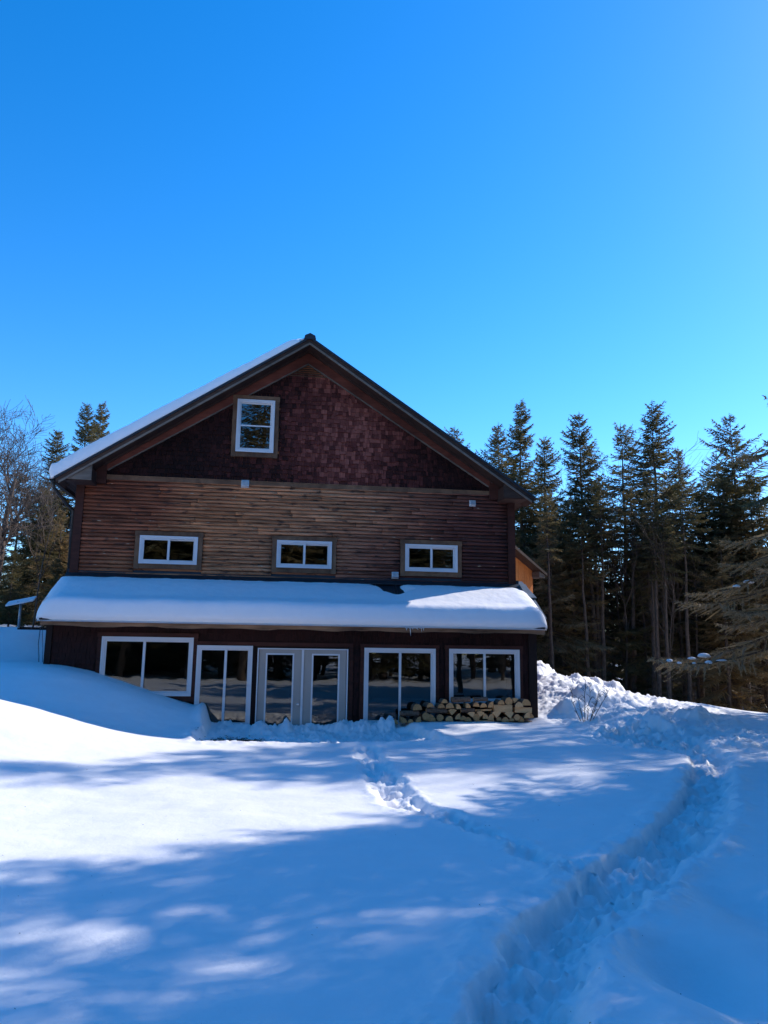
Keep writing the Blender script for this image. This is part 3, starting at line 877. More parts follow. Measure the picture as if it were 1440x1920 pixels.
# flat satellite panel on a mast
ds = empty('satellite_antenna', (-1.30, 1.0, 2.3)); tag(ds, 'pale flat tilted satellite antenna on a short mast left of the lean-to', 'antenna')
b = MB()
nseg = 8; w, d, th = .50, .30, .03
def rr(w, d, r, k=5):
    out = []
    for cx, cy, a0 in ((w/2-r, d/2-r, 0), (-w/2+r, d/2-r, 90), (-w/2+r, -d/2+r, 180), (w/2-r, -d/2+r, 270)):
        for i in range(k+1):
            a = R(a0+90*i/k); out.append((cx+r*math.cos(a), cy+r*math.sin(a)))
    return out
pp = rr(.62, .34, .03)
b.prism(pp, -th, 0)
pan = b.build('panel', M_dish, ds); pan.location = (0, 0, .78); pan.rotation_euler = (R(110), R(-13), R(0))
b = MB(); b.tube([(0, 0, .15), (0, 0, .74)], .028, 10); b.build('mast', M_mast, ds)
b = MB(); b.box(-.07, .07, -.05, .05, .70, .76); b.build('bracket', M_mast, ds)
b = MB(); b.box(-.03, 1.28, .02, .08, .12, .18); b.build('arm', M_post, ds)

# ------------------------------------------------------------------ firewood
def CP(cx, cy):   # drawing units of the stack face -> metres
    return 7.06 + (cx-190)*.00272, .60 + (462-cy)*.00266 + (cx-190)*.000085
ordn = ['first', 'second', 'third', 'fourth', 'fifth', 'sixth', 'seventh', 'eighth', 'ninth', 'tenth', 'eleventh', 'twelfth', 'thirteenth', 'fourteenth', 'fifteenth', 'sixteenth', 'seventeenth', 'eighteenth', 'nineteenth', 'twentieth', 'twenty-first', 'twenty-second', 'twenty-third', 'twenty-fourth', 'twenty-fifth', 'twenty-sixth', 'twenty-seventh']
random.seed(5)
TOPR = [(340,345,36,'h'),(440,332,28,'h'),(525,340,28,'h'),(552,306,24,'h'),(590,340,32,'h'),(660,350,22,'q'),(737,345,20,'q'),(800,338,26,'h'),(855,345,26,'h'),(915,343,26,'q'),(995,326,27,'h'),(1060,322,31,'f'),(1110,312,24,'d'),(1137,347,32,'h'),(1195,332,38,'h')]
MIDR = [(612,385,30,'d'),(655,425,25,'q'),(760,410,28,'d'),(830,408,28,'d'),(960,413,34,'d'),(1058,420,35,'d'),(1200,430,26,'q')]
BOTR = [(165,448,30,'h'),(240,440,24,'q'),(290,448,24,'h'),(350,440,25,'q'),(408,417,30,'f'),(457,430,30,'q'),(515,430,27,'f'),(587,438,32,'h'),(697,437,26,'h'),(735,448,27,'h'),(800,434,28,'f'),(873,428,25,'q'),(915,436,28,'q'),(980,452,22,'h'),(1026,458,29,'h'),(1080,460,21,'h'),(1118,445,25,'f'),(1158,458,25,'q'),(1236,436,24,'q')]
CROSS = [(285,392,150,42,'pale barked'),(495,378,165,40,'dark barked'),(684,298,150,44,'dark barked'),(840,300,115,34,'dark barked'),(738,383,110,36,'dark barked'),(860,384,138,15,'thin pale split'),(1012,374,148,56,'broad pale split'),(1175,391,138,44,'broad pale split'),(870,470,150,20,'pale split'),(1035,492,130,26,'dark barked'),(1175,496,150,34,'dark barked')]
def log_end(cx, cy, r, kind, label):
    x, z = CP(cx, cy); rad = r*.00266; b = MB()
    k = 14; pts = []
    if kind == 'f':
        for i in range(k): a = 2*math.pi*i/k; q = rad*random.uniform(.93, 1.05); pts.append((q*math.cos(a), q*math.sin(a)))
    elif kind == 'h':
        for i in range(k): a = math.pi*i/(k-1); q = rad*random.uniform(.95, 1.05); pts.append((q*math.cos(a), q*1.25*math.sin(a)-rad*.62))
    elif kind == 'd':
        for i in range(8): a = math.pi*(.12+.76*i/7); pts.append((rad*1.15*math.cos(a), rad*.55*math.sin(a)+.1*rad))
        pts.append((random.uniform(-.3, .3)*rad, -rad*.95))
    else:
        s = random.choice([-1, 1]); pts = [(s*rad*.85, -rad*.85)]
        arc = [(-s*rad*.9+s*rad*.15*0, -rad*.85), (-s*rad*.85, -rad*.3), (-s*rad*.55, rad*.25), (-s*rad*.1, rad*.7), (s*rad*.45, rad*.92), (s*rad*.8, rad*.9)]
        pts += arc
        if s > 0: pts = pts[::-1]
    if kind in 'fhd' : pass
    dep = random.uniform(.30, .36); yf = -1.80+random.uniform(-.03, .02)
    n = len(b.v); kk = len(pts); r_ = random.random()*.6+.2
    if (cx < 560 and r_ > .3): r_ *= .5
    b.prism([(px, pz) for px, pz in pts], 0, dep, 1, r_, ends=0)
    # split faces: flat sides
    for fi in range(2, len(b.f)):
        i = fi-2
        if (kind == 'h' and i == kk-1) or (kind == 'd' and i >= kk-2) or (kind == 'q' and i in (0, kk-1)): b.m[fi] = 2
    o = b.build('firewood_log', [M_end, M_logbark, M_split], None, (x, yf, z))
    o.rotation_euler = (0, R(random.uniform(-7, 7)) if kind != 'q' else 0, R(random.uniform(-4, 4)))
    tag(o, label, 'log', 'split firewood logs stacked against the lean-to')
KN = {'h': 'half-round log end', 'f': 'round log end', 'q': 'quarter-split log end', 'd': 'wedge log end pointing down'}
for nm, row in (('top row', TOPR), ('middle row', MIDR), ('bottom row', BOTR)):
    for i, (cx, cy, r, kind) in enumerate(row):
        n = len(row)-1-i
        log_end(cx, cy, r, kind, '%s, %s from the right in the %s of the woodpile' % (KN[kind], ordn[n], nm))
for i, (cx, cy, w, h, nm) in enumerate(CROSS):
    x, z = CP(cx, cy); w *= .00266; h *= .00266; b = MB(); pale = 'pale' in nm
    pf = []
    for j in range(9): a = 2*math.pi*j/9; pf.append((h*.62*math.cos(a)*random.uniform(.9, 1.05), h*.52*math.sin(a)*random.uniform(.92, 1.04)))
    if 'split' in nm: pf = [(-h*.55, -h*.48), (h*.5, -h*.5), (h*.55, h*.3), (-h*.3, h*.5), (-h*.58, h*.45)]
    b.prism_x(pf, -w/2, w/2, 0, random.random())
    b.m[0] = b.m[1] = 1
    near = {0: 'leftmost, just above the bottom row', 1: 'second from left, under the half-round log ends', 2: 'left one on top of the stack', 3: 'right one on top of the stack', 4: 'in the middle row left of the thin pale stick', 5: 'under the top row at mid stack', 6: 'broadest, below the round log end at right', 7: 'at the right end beside the corner post', 8: 'half sunk in snow under the middle of the stack', 9: 'half sunk in snow, second from the right', 10: 'lowest at the right end, sunk in snow'}[i]
    o = b.build('firewood_log', [M_split if 'split' in nm else M_logbark, M_end], None, (x, -1.72, z))
    o.rotation_euler = (0, R(random.uniform(-3, 4)), 0)
    tag(o, '%s log laid sideways, %s' % (nm, near), 'log', 'split firewood logs stacked against the lean-to')

# ------------------------------------------------------------------ trees
def add_tubes(segs, k=3):
    """segs: list of (P (n,3), rad (n,)) -> V, Q"""
    Vs = []; Qs = []; n0 = 0
    for P, rad in segs:
        P = np.asarray(P, float); n = len(P)
        D = np.gradient(P, axis=0); D /= np.linalg.norm(D, axis=1)[:, None]+1e-9
        ref = np.where(np.abs(D[:, 2:3]) > .85, np.array([[1., 0, 0]]), np.array([[0, 0, 1.]]))
        A = np.cross(D, ref); A /= np.linalg.norm(A, axis=1)[:, None]+1e-9; B = np.cross(D, A)
        a = 2*np.pi*np.arange(k)/k
        ring = P[:, None, :] + (A[:, None, :]*np.cos(a)[None, :, None] + B[:, None, :]*np.sin(a)[None, :, None])*np.asarray(rad)[:, None, None]
        Vs.append(ring.reshape(-1, 3))
        i = np.arange(n-1)[:, None]*k; j = np.arange(k)[None, :]; j2 = (j+1) % k
        Qs.append((np.stack([i+j, i+j2, i+k+j2, i+k+j], -1).reshape(-1, 4))+n0)
        n0 += n*k
    return np.concatenate(Vs), np.concatenate(Qs)

LIMBS = {}
def spruce_meshes(name, seed, H, Rad, zb, dens=1.0, brown=.15, power=.8, limbs=(), droop=.25, step=.26, irregular=.35, tipfac=1.0, dead=45, deadlen=.9):
    rs = np.random.RandomState(seed)
    lean = rs.randn(2)*.12
    zs = np.linspace(-.6, H, 14)
    r0 = .011*H+.012
    tr = np.stack([lean[0]*np.sin(zs/H*2.2)+.02*rs.randn(14), lean[1]*np.sin(zs/H*1.7)+.02*rs.randn(14), zs], 1)
    axis_at = lambda z: np.array([np.interp(z, zs, tr[:, 0]), np.interp(z, zs, tr[:, 1]), z])
    trunk = [(tr, np.clip(r0*(1-np.clip(zs, 0, H)/H)**.85, .008, None))]
    for i in range(dead):
        z = rs.uniform(.3, max(zb*1.3, 1.5)); a = rs.rand()*6.28; L = deadlen*rs.uniform(.4, 1.3); s = np.linspace(0, 1, 5)
        d = np.array([math.cos(a), math.sin(a), 0]); p = axis_at(z)+d*L*s[:, None]; p[:, 2] += -.18*L*s+rs.uniform(-.25, .1)*L*s*s
        trunk.append((p, .010*(1-.8*s)))
        for q in range(3):
            t = rs.uniform(.3, .9); b0 = np.array([np.interp(t, s, p[:, c]) for c in range(3)]); a2 = a+rs.choice([-1, 1])*rs.uniform(.5, 1.1); l2 = L*.35*rs.rand()
            trunk.append((np.array([b0, b0+[math.cos(a2)*l2, math.sin(a2)*l2, -.1*l2]]), [.005, .002]))
    Vt, Qt = add_tubes(trunk[:1], 9); Vd, Qd = add_tubes(trunk[1:], 3) if dead else (np.zeros((0, 3)), np.zeros((0, 4), int))
    me_t = mesh_np(name+'_trunk', np.concatenate([Vt, Vd]), np.concatenate([Qt, Qd+len(Vt)]).astype(int), mats=[M_bark], smooth=True)
    # branches
    br = []
    z = zb
    ph = rs.rand(6)*6.28
    while z < H-.10:
        t = (H-z)/(H-zb)
        nb = rs.randint(4, 8) if t > .08 else 4
        a0 = rs.rand()*6.28
        for i in range(nb):
            if rs.rand() > dens: continue
            a = a0+i*6.28/nb+rs.uniform(-.3, .3)
            lob = 1+irregular*(math.sin(a+ph[0]+z*1.3)*.5+math.sin(2*a+ph[1]-z*.7)*.4)
            L = Rad*(t**power)*rs.uniform(.72, 1.15)*lob*(1-.35*max(0, (t-.75)/.25))+.10
            br.append((z+rs.uniform(-.08, .08), a, L, t))
        z += step*rs.uniform(.7, 1.25)*(.5+.5*min(1, t*2.5))
    for (lz_, la, lL) in limbs: br.append((lz_, la, lL, .9))
    tp = []; td = []; tl = []; tb = []; wood_ = []
    for (z, a, L, t) in br:
        n = 7; s = np.linspace(0, 1, n)
        up0 = (.75-1.15*min(1, t*1.2)) + rs.uniform(-.12, .12)
        d = np.array([math.cos(a), math.sin(a), 0.])
        side = np.array([-math.sin(a), math.cos(a), 0.])
        P = axis_at(z) + d*L*s[:, None]*(1-.06*s[:, None]) + side*(rs.uniform(-.12, .12)*L*s**2)[:, None]
        P[:, 2] += L*(up0*s - droop*s**2 + (.22+.1*rs.rand())*s**3)
        wood_.append((P, (.006+.007*L)*(1-.88*s)))
        sp = .085 if L > .6 else .06
        m = max(3, int(L*.9/sp))
        bb = brown + .35*rs.rand() + (.25*t if brown > .2 else .10*t)  # lower branches browner: backlit look put into the needle tone
        st = np.linspace(.12 if t < .5 else .22, 1, m)
        B0 = np.stack([np.interp(st, s, P[:, c]) for c in range(3)], 1)
        for sg in (-1, 1):
            ang = rs.uniform(.75, 1.15, m)*sg
            dd = d[None]*np.cos(ang)[:, None] + side[None]*np.sin(ang)[:, None]
            dd[:, 2] += rs.uniform(-.55, .05, m) + up0*.3
            ln = np.minimum(.75, .40*L*(1-st)**.8+.09+.07*rs.rand(m))*rs.uniform(.6, 1.2, m)
            kp = rs.rand(m) < .93
            tp.append(B0[kp]); td.append(dd[kp]); tl.append(ln[kp]); tb.append(np.full(kp.sum(), bb))
        # twig along the axis itself
        tp.append(B0[:-1]); td.append(np.diff(B0, axis=0)); tl.append(np.linalg.norm(np.diff(B0, axis=0), axis=1)*1.2); tb.append(np.full(m-1, bb))
        tp.append(B0[-1:]); td.append((B0[-1]-B0[-2])[None]); tl.append(np.array([.12])); tb.append(np.array([bb]))
    LIMBS[name] = [w_[0] for w_ in wood_[len(wood_)-len(limbs):]] if limbs else []
    # leader
    tp.append(np.array([axis_at(H-.35)])); td.append(np.array([[0, 0, 1.]])); tl.append(np.array([.5])); tb.append(np.array([brown]))
    P = np.concatenate(tp); D = np.concatenate(td); D /= np.linalg.norm(D, axis=1)[:, None]+1e-9; L = np.concatenate(tl); Bn = np.concatenate(tb)
    # flat blade along each twig (two-sided kite)
    N = rs.randn(len(P), 3); A = np.cross(D, N); A /= np.linalg.norm(A, axis=1)[:, None]+1e-9
    w = .030*tipfac
    V1 = np.stack([P, P+D*L[:, None]*.35+A*w, P+D*L[:, None]*1.02, P+D*L[:, None]*.35-A*w], 1).reshape(-1, 3)
    Q1 = np.arange(len(V1)).reshape(-1, 4)
    # side needles tufts
    cnt = np.maximum(2, (L/(.042*tipfac)).astype(int)); rep = np.repeat(np.arange(len(P)), cnt)
    k = len(rep); ofs = np.concatenate([[0], np.cumsum(cnt)[:-1]]); j = np.arange(k)-np.repeat(ofs, cnt)
    f = (j+.5)/cnt[rep]
    p = P[rep]+D[rep]*(L[rep]*f)[:, None]
    N2 = rs.randn(k, 3); A2 = np.cross(D[rep], N2); A2 /= np.linalg.norm(A2, axis=1)[:, None]+1e-9
    dr = A2*.85+D[rep]*.75; dr /= np.linalg.norm(dr, axis=1)[:, None]
    l2 = (.075+.05*rs.rand(k))*tipfac*(1-.35*f)
    W2 = np.cross(dr, rs.randn(k, 3)); W2 /= np.linalg.norm(W2, axis=1)[:, None]+1e-9
    ww = .013*tipfac
    V2 = np.stack([p-W2*ww, p+W2*ww, p+dr*l2[:, None]], 1).reshape(-1, 3)
    T2 = np.arange(len(V2)).reshape(-1, 3)+len(V1)
    Vw, Qw = add_tubes(wood_, 3); off = len(V1)+len(V2)
    V = np.concatenate([V1, V2, Vw]); Qa = np.concatenate([Q1, Qw+off])
    r1 = np.clip(Bn+.15*rs.randn(len(Q1)), 0, 1); r2 = np.clip(Bn[rep]+.18*rs.randn(k), 0, 1)
    fr = np.concatenate([r1, np.full(len(Qw), .5), r2]); fm = np.concatenate([np.zeros(len(Q1), int), np.ones(len(Qw), int), np.zeros(len(T2), int)])
    me_c = mesh_np(name+'_crown', V, Qa, T2, [M_needleb if brown > .45 else M_needle, M_bark], fm, fr)
    return me_t, me_c

SPR = {}
def proto(key, **kw):
    SPR[key] = (spruce_meshes(key, **kw), kw['H'])
proto('tall_dense', seed=11, H=13, Rad=2.3, zb=2.2, dens=.95, brown=.30)
proto('tall_open', seed=12, H=13, Rad=2.6, zb=3.4, dens=.80, brown=.10, irregular=.5)
proto('tall_sparse', seed=13, H=13, Rad=2.9, zb=4.8, dens=.58, brown=.12, irregular=.7, step=.30, dead=90, deadlen=1.4)
proto('tall_mid', seed=14, H=13, Rad=2.6, zb=2.8, dens=.85, brown=.18, irregular=.55)
proto('young_brown', seed=15, H=8, Rad=2.5, zb=.9, dens=.66, brown=.55, power=.7, dead=25)
proto('young_dark', seed=16, H=8, Rad=2.3, zb=.7, dens=.66, brown=.08, power=.7, dead=25)
proto('pole', seed=17, H=11, Rad=1.5, zb=7.4, dens=.6, brown=.3, dead=130, deadlen=1.0, irregular=.6)
used = {}
def tree(key, x, y, ztop, rz, label, group=None, base=None, wide=1.0):
    (mt, mc), H = SPR[key]
    b0 = gz(x, y) if base is None else base
    s = (ztop-b0)/H
    name = 'spruce_tree'
    root = empty(name, (x, y, b0), rz)
    root.scale = (s*wide, s*wide, s)
    link(bpy.data.objects.new('trunk', mt), root); link(bpy.data.objects.new('crown', mc), root)
    tag(root, label, 'tree', group)
    return root
FR = 'spruces standing at the edge of the wood'
tree('tall_open', 13.0, 11, 11.0, 1.0, 'open crowned spruce nearest the right eave of the house', FR)
tree('tall_dense', 14.6, 12.5, 12.5, 2.0, 'dense brownish spire-shaped spruce, tall, second from the house on the right', FR)
tree('tall_mid', 16.2, 14, 11.4, 3.3, 'shorter dark spruce between the dense brownish spire and a taller open one', FR)
tree('tall_mid', 16.8, 12, 12.0, .4, 'tall green spruce with sky showing right beside it, left of the gap', FR)
tree('tall_sparse', 19.6, 14, 12.2, 4.0, 'thin spruce with sparse top just right of the gap in the trees', FR)
tree('tall_open', 20.2, 12, 12.6, 5.2, 'tallest broad spruce in the right-hand group', FR, wide=1.1)
tree('tall_mid', 22.5, 14, 11.3, 1.7, 'dark spruce leaning close behind the tallest broad one', FR)
tree('tall_open', 21.7, 11, 9.0, 2.6, 'lower spruce filling the dip beside the tallest one', FR)
tree('tall_sparse', 25.6, 16, 11.7, .9, 'sparse spruce far back near the right edge', FR)
tree('tall_sparse', 23.1, 11, 11.9, 2.2, 'tall bare-trunked spruce with sparse top near the right edge', FR)
tree('tall_sparse', 23.4, 11.6, 11.2, 4.7, 'second bare trunk close beside the tall sparse spruce at right', FR)
tree('tall_open', 12.8, 17, 12.6, 3.0, 'small spruce tip peeking over the right roof slope', FR)
tree('young_dark', 12.6, 9.3, 7.2, .3, 'dark bushy young spruce right behind the annex', FR)
tree('young_brown', 14.3, 9.0, 6.8, 1.3, 'brown-lit young spruce beneath the dense spire', FR)
tree('young_brown', 15.6, 10.0, 7.8, 2.2, 'brownish bushy spruce left of the gap, reaching the ground', FR)
tree('young_dark', 18.3, 9.6, 6.2, 4.4, 'low dark spruce right of the gap', FR)
tree('young_brown', 20.8, 8.6, 6.3, 2.9, 'olive-brown young spruce in front of the bare trunks', FR)
tree('young_brown', 22.6, 8.9, 6.2, .2, 'olive-brown young spruce at the far right edge', FR)
random.seed(99)
for i in range(34):
    x = random.uniform(13.5, 24.5); y = random.uniform(7.6, 12.5)
    tree('pole', x, y, random.uniform(6.2, 9.2), random.random()*6.28, 'slender bare-trunked spruce among the dim trunks at the edge of the right-hand wood', 'slender bare-trunked spruces in the right-hand wood', wide=random.uniform(.8, 1.3))
LF = 'spruces behind the left side of the house'
tree('tall_dense', -3.5, 14, 11.8, .7, 'left one of the twin spruce tops above the roof snow', LF, wide=.95)
tree('tall_dense', -3.05, 15.5, 12.35, 2.9, 'right one of the twin spruce tops above the roof snow', LF, wide=.95)
tree('tall_mid', -4.1, 13, 10.4, 1.9, 'shorter spruce left of the twin tops', LF, wide=1.1)
tree('young_dark', -3.8, 11, 7.8, 4.0, 'dark spruce behind the bare leafless tree', LF)
tree('young_dark', -5.3, 13, 8.6, 3.3, 'dark spruce at the far left edge', LF)
tree('young_brown', -2.5, 8.5, 6.4, 1.1, 'brownish spruce beside the downspout', LF)
tree('young_brown', -1.6, 10.5, 7.6, 2.1, 'thin brown spruce closest to the left house wall', LF)
tree('young_dark', -3.4, 7.0, 4.9, 5.1, 'low dark spruce behind the satellite antenna', LF)
tree('young_dark', -1.9, 6.0, 4.6, 2.7, 'low dark spruce between the antenna and the lean-to roof', LF)
tree('young_dark', -5.2, 8.5, 6.2, .5, 'low dark spruce left of the antenna', LF)
random.seed(77)
keys = ['tall_open', 'tall_mid', 'tall_sparse', 'tall_sparse', 'young_dark', 'tall_mid']
n = 0
for i in range(400):
    x = random.uniform(11, 46); y = random.uniform(14, 32)
    if n >= 66: break
    if x < 12+(y-15)*.3: continue
    k = random.choice(keys)
    top = random.uniform(6.2, 8.6)
    if abs((x-4.4)/(y+18)-.459) < .035: top = random.uniform(5.0, 6.5)
    tree(k, x, y, top, random.random()*6.28, 'dim spruce deep in the wood behind the front row on the right', 'spruces deep in the right-hand wood', base=-.6, wide=1.35); n += 1
for i in range(26):
    x = random.uniform(-16, -1); y = random.uniform(13, 28)
    tree(random.choice(keys), x, y, random.uniform(6.5, 8.8), random.random()*6.28, 'dim spruce deep in the wood left of the house', 'spruces deep in the left-hand wood', base=1.0, wide=1.3)
# trees off to the right of the view (they shade the yard) and behind the photographer
SH = [(15.3, -6.6, 12.0, 'tall_open'), (13.4, -8.9, 10.5, 'tall_sparse'), (17.6, -8.3, 13, 'tall_open'), (20.5, -4.3, 13.5, 'tall_open'), (12.8, -11.4, 9.5, 'tall_open'), 
      (19.6, -11.6, 14, 'tall_dense'), (23.0, -8.0, 15, 'tall_mid'), (18.4, -5.8, 12.5, 'tall_sparse'), (11.6, -14.5, 10, 'tall_mid'), (24.5, -4.5, 15.0, 'tall_open'),
      (21.2, -6.6, 14.5, 'tall_open'), (26.5, -9.5, 16, 'tall_dense'), (22.0, -12.5, 15, 'tall_mid'), (22.9, 3.7, 16.5, 'pole'), (21.9, 1.9, 17.3, 'pole'), (24.6, -2.2, 16.5, 'tall_sparse'), (26.5, 2.4, 18, 'tall_sparse')]
for x, y, h, k in SH:
    tree(k, x, y, h, random.random()*6.28, 'spruce outside the frame to the right, shading the yard', 'spruces right of the yard', wide=.95)
for i in range(80):
    x = random.uniform(-24, 34); y = random.uniform(-50, -25)
    tree(random.choice(keys), x, y, random.uniform(10, 15.5), random.random()*6.28, 'spruce in the wood behind the photographer', 'spruces behind the photographer', wide=1.3)
for x, y, h in ((3.2, -25.5, 19), (6.5, -26.5, 15), (.4, -26, 15), (-3, -27, 19), (9.5, -26, 18), (4.8, -29, 15), (1.8, -29, 15)):
    tree('tall_dense', x, y, h, random.random()*6.28, 'spruce in the wood behind the photographer', 'spruces behind the photographer', wide=1.2)
for i in range(12):
    x = random.uniform(-24, -9); y = random.uniform(-22, 4)
    tree(random.choice(keys), x, y, random.uniform(8, 12), random.random()*6.28, 'spruce outside the frame to the left', 'spruces left of the yard')
# the far-off wood that closes the horizon all round
(ft, fc) = spruce_meshes('far', seed=41, H=9, Rad=2.6, zb=.5, dens=.9, brown=.15, power=.7, step=.6, dead=0, tipfac=3.2)
def mesh_arrays(me):
    v = np.empty(len(me.vertices)*3, np.float32); me.vertices.foreach_get('co', v)
    lt = np.empty(len(me.polygons), np.int32); me.polygons.foreach_get('loop_total', lt)
    li = np.empty(len(me.loops), np.int32); me.loops.foreach_get('vertex_index', li)
    nq = int((lt == 4).sum()); return v.reshape(-1, 3), li[:nq*4].reshape(-1, 4), li[nq*4:].reshape(-1, 3)
fv, fq, fti = mesh_arrays(fc); print('far', len(fq), len(fti))
VV = []; QQ = []; TT = []; off = 0
rs = np.random.RandomState(2)
for i in range(150):
    a = rs.uniform(0, 6.283); rr_ = rs.uniform(48, 80)
    if i < 75: a = rs.uniform(.35, 1.25); rr_ = rs.uniform(42, 62)
    cx, cy = 4.4+rr_*math.cos(a), -12+rr_*math.sin(a); c, s_ = math.cos(a*7), math.sin(a*7); k = rs.uniform(.8, 1.15)
    VV.append(np.stack([(fv[:, 0]*c-fv[:, 1]*s_)*k*1.2+cx, (fv[:, 0]*s_+fv[:, 1]*c)*k*1.2+cy, fv[:, 2]*k-.6], 1)); QQ.append(fq+off); TT.append(fti+off); off += len(fv)
o = link(bpy.data.objects.new('far_wood', mesh_np('far_wood', np.concatenate(VV), np.concatenate(QQ), np.concatenate(TT), [M_needle], None, rs.rand(sum(map(len, QQ))+sum(map(len, TT))))))
tag(o, 'dark mass of far-off conifers closing the horizon behind the nearer spruces', 'wood', kind='stuff')

# the near spruce whose long limbs reach in from the right
PI = math.pi
limbs = [(2.55, PI*.99, 3.7), (2.15, PI*1.01, 4.3), (3.5, PI*1.02, 3.4), (3.2, PI*1.10, 2.9), (4.3, PI*1.06, 2.6), (3.9, PI*.96, 3.0), (2.9, PI*.94, 2.4), (4.8, PI*.97, 2.2), (6.6, PI*1.02, 2.0)]
mt, mc = spruce_meshes('near_spruce', seed=31, H=9.6, Rad=1.5, zb=2.4, dens=.36, brown=.62, limbs=limbs, droop=.10, tipfac=.8, dead=20)
nb = empty('spruce_tree', (16.6, -1.9, .45)); tag(nb, 'near spruce at the right edge whose long brownish limbs reach into view', 'tree')
link(bpy.data.objects.new('trunk', mt), nb); link(bpy.data.objects.new('crown', mc), nb)

# snow clumps on the limbs
def clump(x, y, z, sx, sy, sz, label, seed):
    rs = np.random.RandomState(seed); V = []; n1, n2 = 14, 8
    for j in range(n2+1):
        th = math.pi*j/n2
        for i in range(n1):
            a = 2*math.pi*i/n1; r = 1+.25*nz(math.cos(a)*1.3+seed, math.sin(a)*1.3+th)
            zz_ = math.cos(th); zz_ = zz_ if zz_ > 0 else zz_*.35
            V.append((sx*r*math.sin(th)*math.cos(a), sy*r*math.sin(th)*math.sin(a), sz*zz_*r))
    Qn = [(j*n1+i, (j+1)*n1+i, (j+1)*n1+(i+1) % n1, j*n1+(i+1) % n1) for j in range(n2) for i in range(n1)]
    o = link(bpy.data.objects.new('snow_clump', mesh_np('snow_clump', V, Qn, mats=[M_roofsnow], smooth=True)))
    o.location = (x, y, z); tag(o, label, 'snow', 'snow clumps on the near spruce limbs')
def on_limb(k, f, sz):
    P = LIMBS['near_spruce'][k]; t = np.linspace(0, 1, len(P))
    p = [float(np.interp(f, t, P[:, c])) for c in range(3)]
    return p[0]+16.6, p[1]-1.9, p[2]+.45+sz*.08
for k, f, sz, lb, sd in [(0, .74, (.15, .10, .075), 'largest snow clump resting on the upper near limb', 1), (0, .82, (.10, .08, .04), 'flat snow clump touching the left side of the largest clump', 2),
    (1, .66, (.09, .07, .05), 'oval snow clump in the middle of the lower near limb', 3), (1, .90, (.08, .06, .05), 'small snow clump nearest the tip of the lower limb', 4),
    (1, .84, (.06, .05, .035), 'thin snow clump second from the tip of the lower limb', 5), (1, .58, (.13, .07, .03), 'flat snow strip rightmost on the lower limb', 6),
    (5, .50, (.13, .09, .055), 'snow clump at the right edge on the higher limb', 7), (5, .60, (.09, .07, .04), 'small snow clump left of the one at the right edge', 8), (1, .75, (.05, .05, .025), 'tiny snow clump between the thin and the oval clump', 9)]:
    x, y, z = on_limb(k, f, sz[2]); clump(x, y, z, *sz, lb, sd)

# ---- leafless trees
def bare_tree(name, seed, H, r0, mat, spread=.6, levels=5, nsub=(4, 7), first=.35, twk=3, twmin=.004):
    rs = np.random.RandomState(seed); main = []; fine = []
    def grow(p, d, L, r, lv):
        n = 7 if lv < 2 else 5
        P = [p]; dd = d.copy()
        for i in range(n-1):
            dd = dd+rs.randn(3)*(.16 if lv else .07); dd[2] += .05; dd /= np.linalg.norm(dd); P.append(P[-1]+dd*L/(n-1))
        P = np.array(P); s = np.linspace(0, 1, n); rad = r*(1-.72*s)
        (main if lv == 0 else fine).append((P, np.maximum(rad, twmin)))
        if lv >= levels: return
        m = rs.randint(*nsub)
        for i in range(m):
            t = first+(1-first)*(i+rs.rand())/m if lv == 0 else .2+.8*(i+rs.rand())/m
            q = np.array([np.interp(t, s, P[:, c]) for c in range(3)]); k = min(n-2, int(t*(n-1))); dl = P[k+1]-P[k]; dl /= np.linalg.norm(dl)
            ax = np.cross(dl, rs.randn(3)); ax /= np.linalg.norm(ax); an_ = rs.uniform(.45, .95)*spread/.6
            nd = dl*math.cos(an_)+ax*math.sin(an_); nd[2] += .12; nd /= np.linalg.norm(nd)
            grow(q, nd, L*rs.uniform(.42, .68)*(1-.35*t if lv == 0 else 1), max(.0035, np.interp(t, s, rad)*.72), lv+1)
    grow(np.array([0, 0, -.4]), np.array([.03, .02, 1.]), H, r0, 0)
    V0, Q0 = add_tubes(main, 9); V1, Q1 = add_tubes(fine, twk)
    return mesh_np(name+'_trunk', V0, Q0, mats=[mat], smooth=True), mesh_np(name+'_crown', V1, Q1, mats=[mat], smooth=True)
bt = bare_tree('leafless', 9, 8.2, .23, M_barkg, spread=.62, levels=4, nsub=(6, 9), first=.30, twmin=.0075)
o = empty('leafless_tree', (-4.55, 8.0, 2.3), .6); o.rotation_euler = (0, R(9), .2); o.scale = (.78, .78, .66); tag(o, 'leafless grey tree with spreading bare branches at the left edge', 'tree')
link(bpy.data.objects.new('trunk', bt[0]), o); link(bpy.data.objects.new('crown', bt[1]), o)
bs = bare_tree('sapling', 4, 7.5, .05, M_barkg, spread=.42, levels=3, nsub=(5, 8), first=.3)
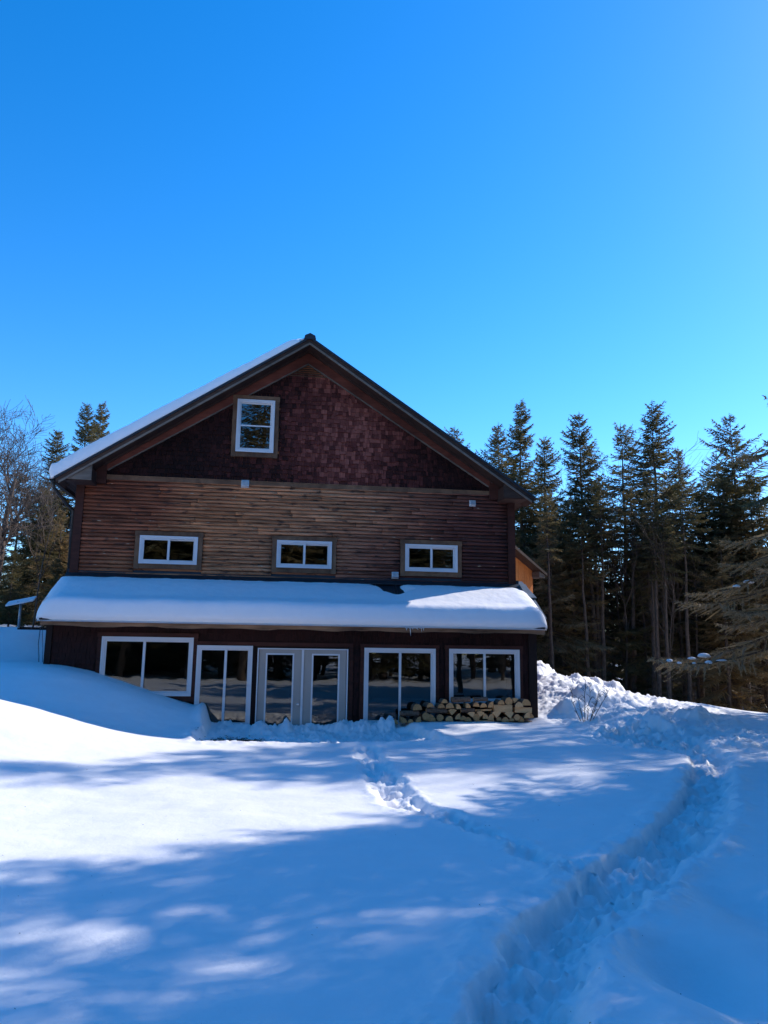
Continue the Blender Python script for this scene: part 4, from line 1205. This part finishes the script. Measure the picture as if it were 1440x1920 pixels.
for i, (x, y, sc_, rz, lb) in enumerate([(17.2, 9.2, .95, 0, 'slim leafless sapling in the gap between the spruces'), (17.9, 10.4, 1.1, 2, 'taller slim sapling standing just right of the gap'), (18.6, 8.7, .75, 4, 'short leafless sapling below the thin spruce'), (24.0, 9.5, .9, 1, 'leafless sapling near the bare trunks at right'), (-3.2, 5.4, .55, 3, 'leafless sapling with arching twigs behind the antenna'), (-2.2, 5.2, .5, 5, 'leafless sapling close to the left downspout')]):
    o = empty('leafless_sapling', (x, y, gz(x, y)), rz); o.scale = (sc_,)*3; tag(o, lb, 'sapling', 'leafless saplings at the edge of the wood')
    link(bpy.data.objects.new('trunk', bs[0]), o); link(bpy.data.objects.new('crown', bs[1]), o)
# dried weed in front of the heap
rs = np.random.RandomState(8); segs = []
for (tx, tz, bx) in [(-.22, .62, -.05), (.02, .80, 0), (.12, .66, .04), (.34, .70, .08), (-.12, .45, 0), (.50, .72, .1), (.24, .5, .06)]:
    s = np.linspace(0, 1, 7); P = np.stack([bx+(tx)*s+.02*rs.randn(7)*s, .05*rs.randn()*s, -.1+(tz+.1)*s], 1); segs.append((P, .009*(1-.6*s)))
    for j in range(11):
        t = rs.uniform(.3, 1); q = np.array([np.interp(t, s, P[:, c]) for c in range(3)]); l = rs.uniform(.04, .13); a = rs.rand()*6.28
        segs.append((np.array([q, q+[l*.5*math.cos(a), l*.5*math.sin(a), l*.6], q+[l*math.cos(a), l*math.sin(a), l*.8]]), [.003, .004, .002]))
Vb, Qb = add_tubes(segs, 4)
o = link(bpy.data.objects.new('dried_shrub', mesh_np('dried_shrub', Vb, Qb, mats=[M_twig]))); o.location = (10.95, -2.1, gz(10.95, -2.1)); o.scale = (1.05, 1.05, 1.05)
tag(o, 'thin dried shrub poking out of the snow beside the ploughed heap', 'shrub')

tb = bare_tree('tall_leafless', 15, 9.5, .13, M_barkg, spread=.55, levels=3, nsub=(7, 11), first=.35, twk=3)
for i, (x, y, sc_, rz) in enumerate([(22.3, -3.0, 1.0, 2.2), (27.2, -1.4, 1.45, 5.0), (25.4, .8, 1.3, 1.0), (24.2, 1.2, 1.25, .4)]):
    o = empty('leafless_tree', (x, y, gz(x, y)), rz); o.scale = (sc_*.62, sc_*.62, sc_); tag(o, 'leafless tree outside the frame to the right, streaking the yard with shadow', 'tree', 'leafless trees right of the yard')
    link(bpy.data.objects.new('trunk', tb[0]), o); link(bpy.data.objects.new('crown', tb[1]), o)
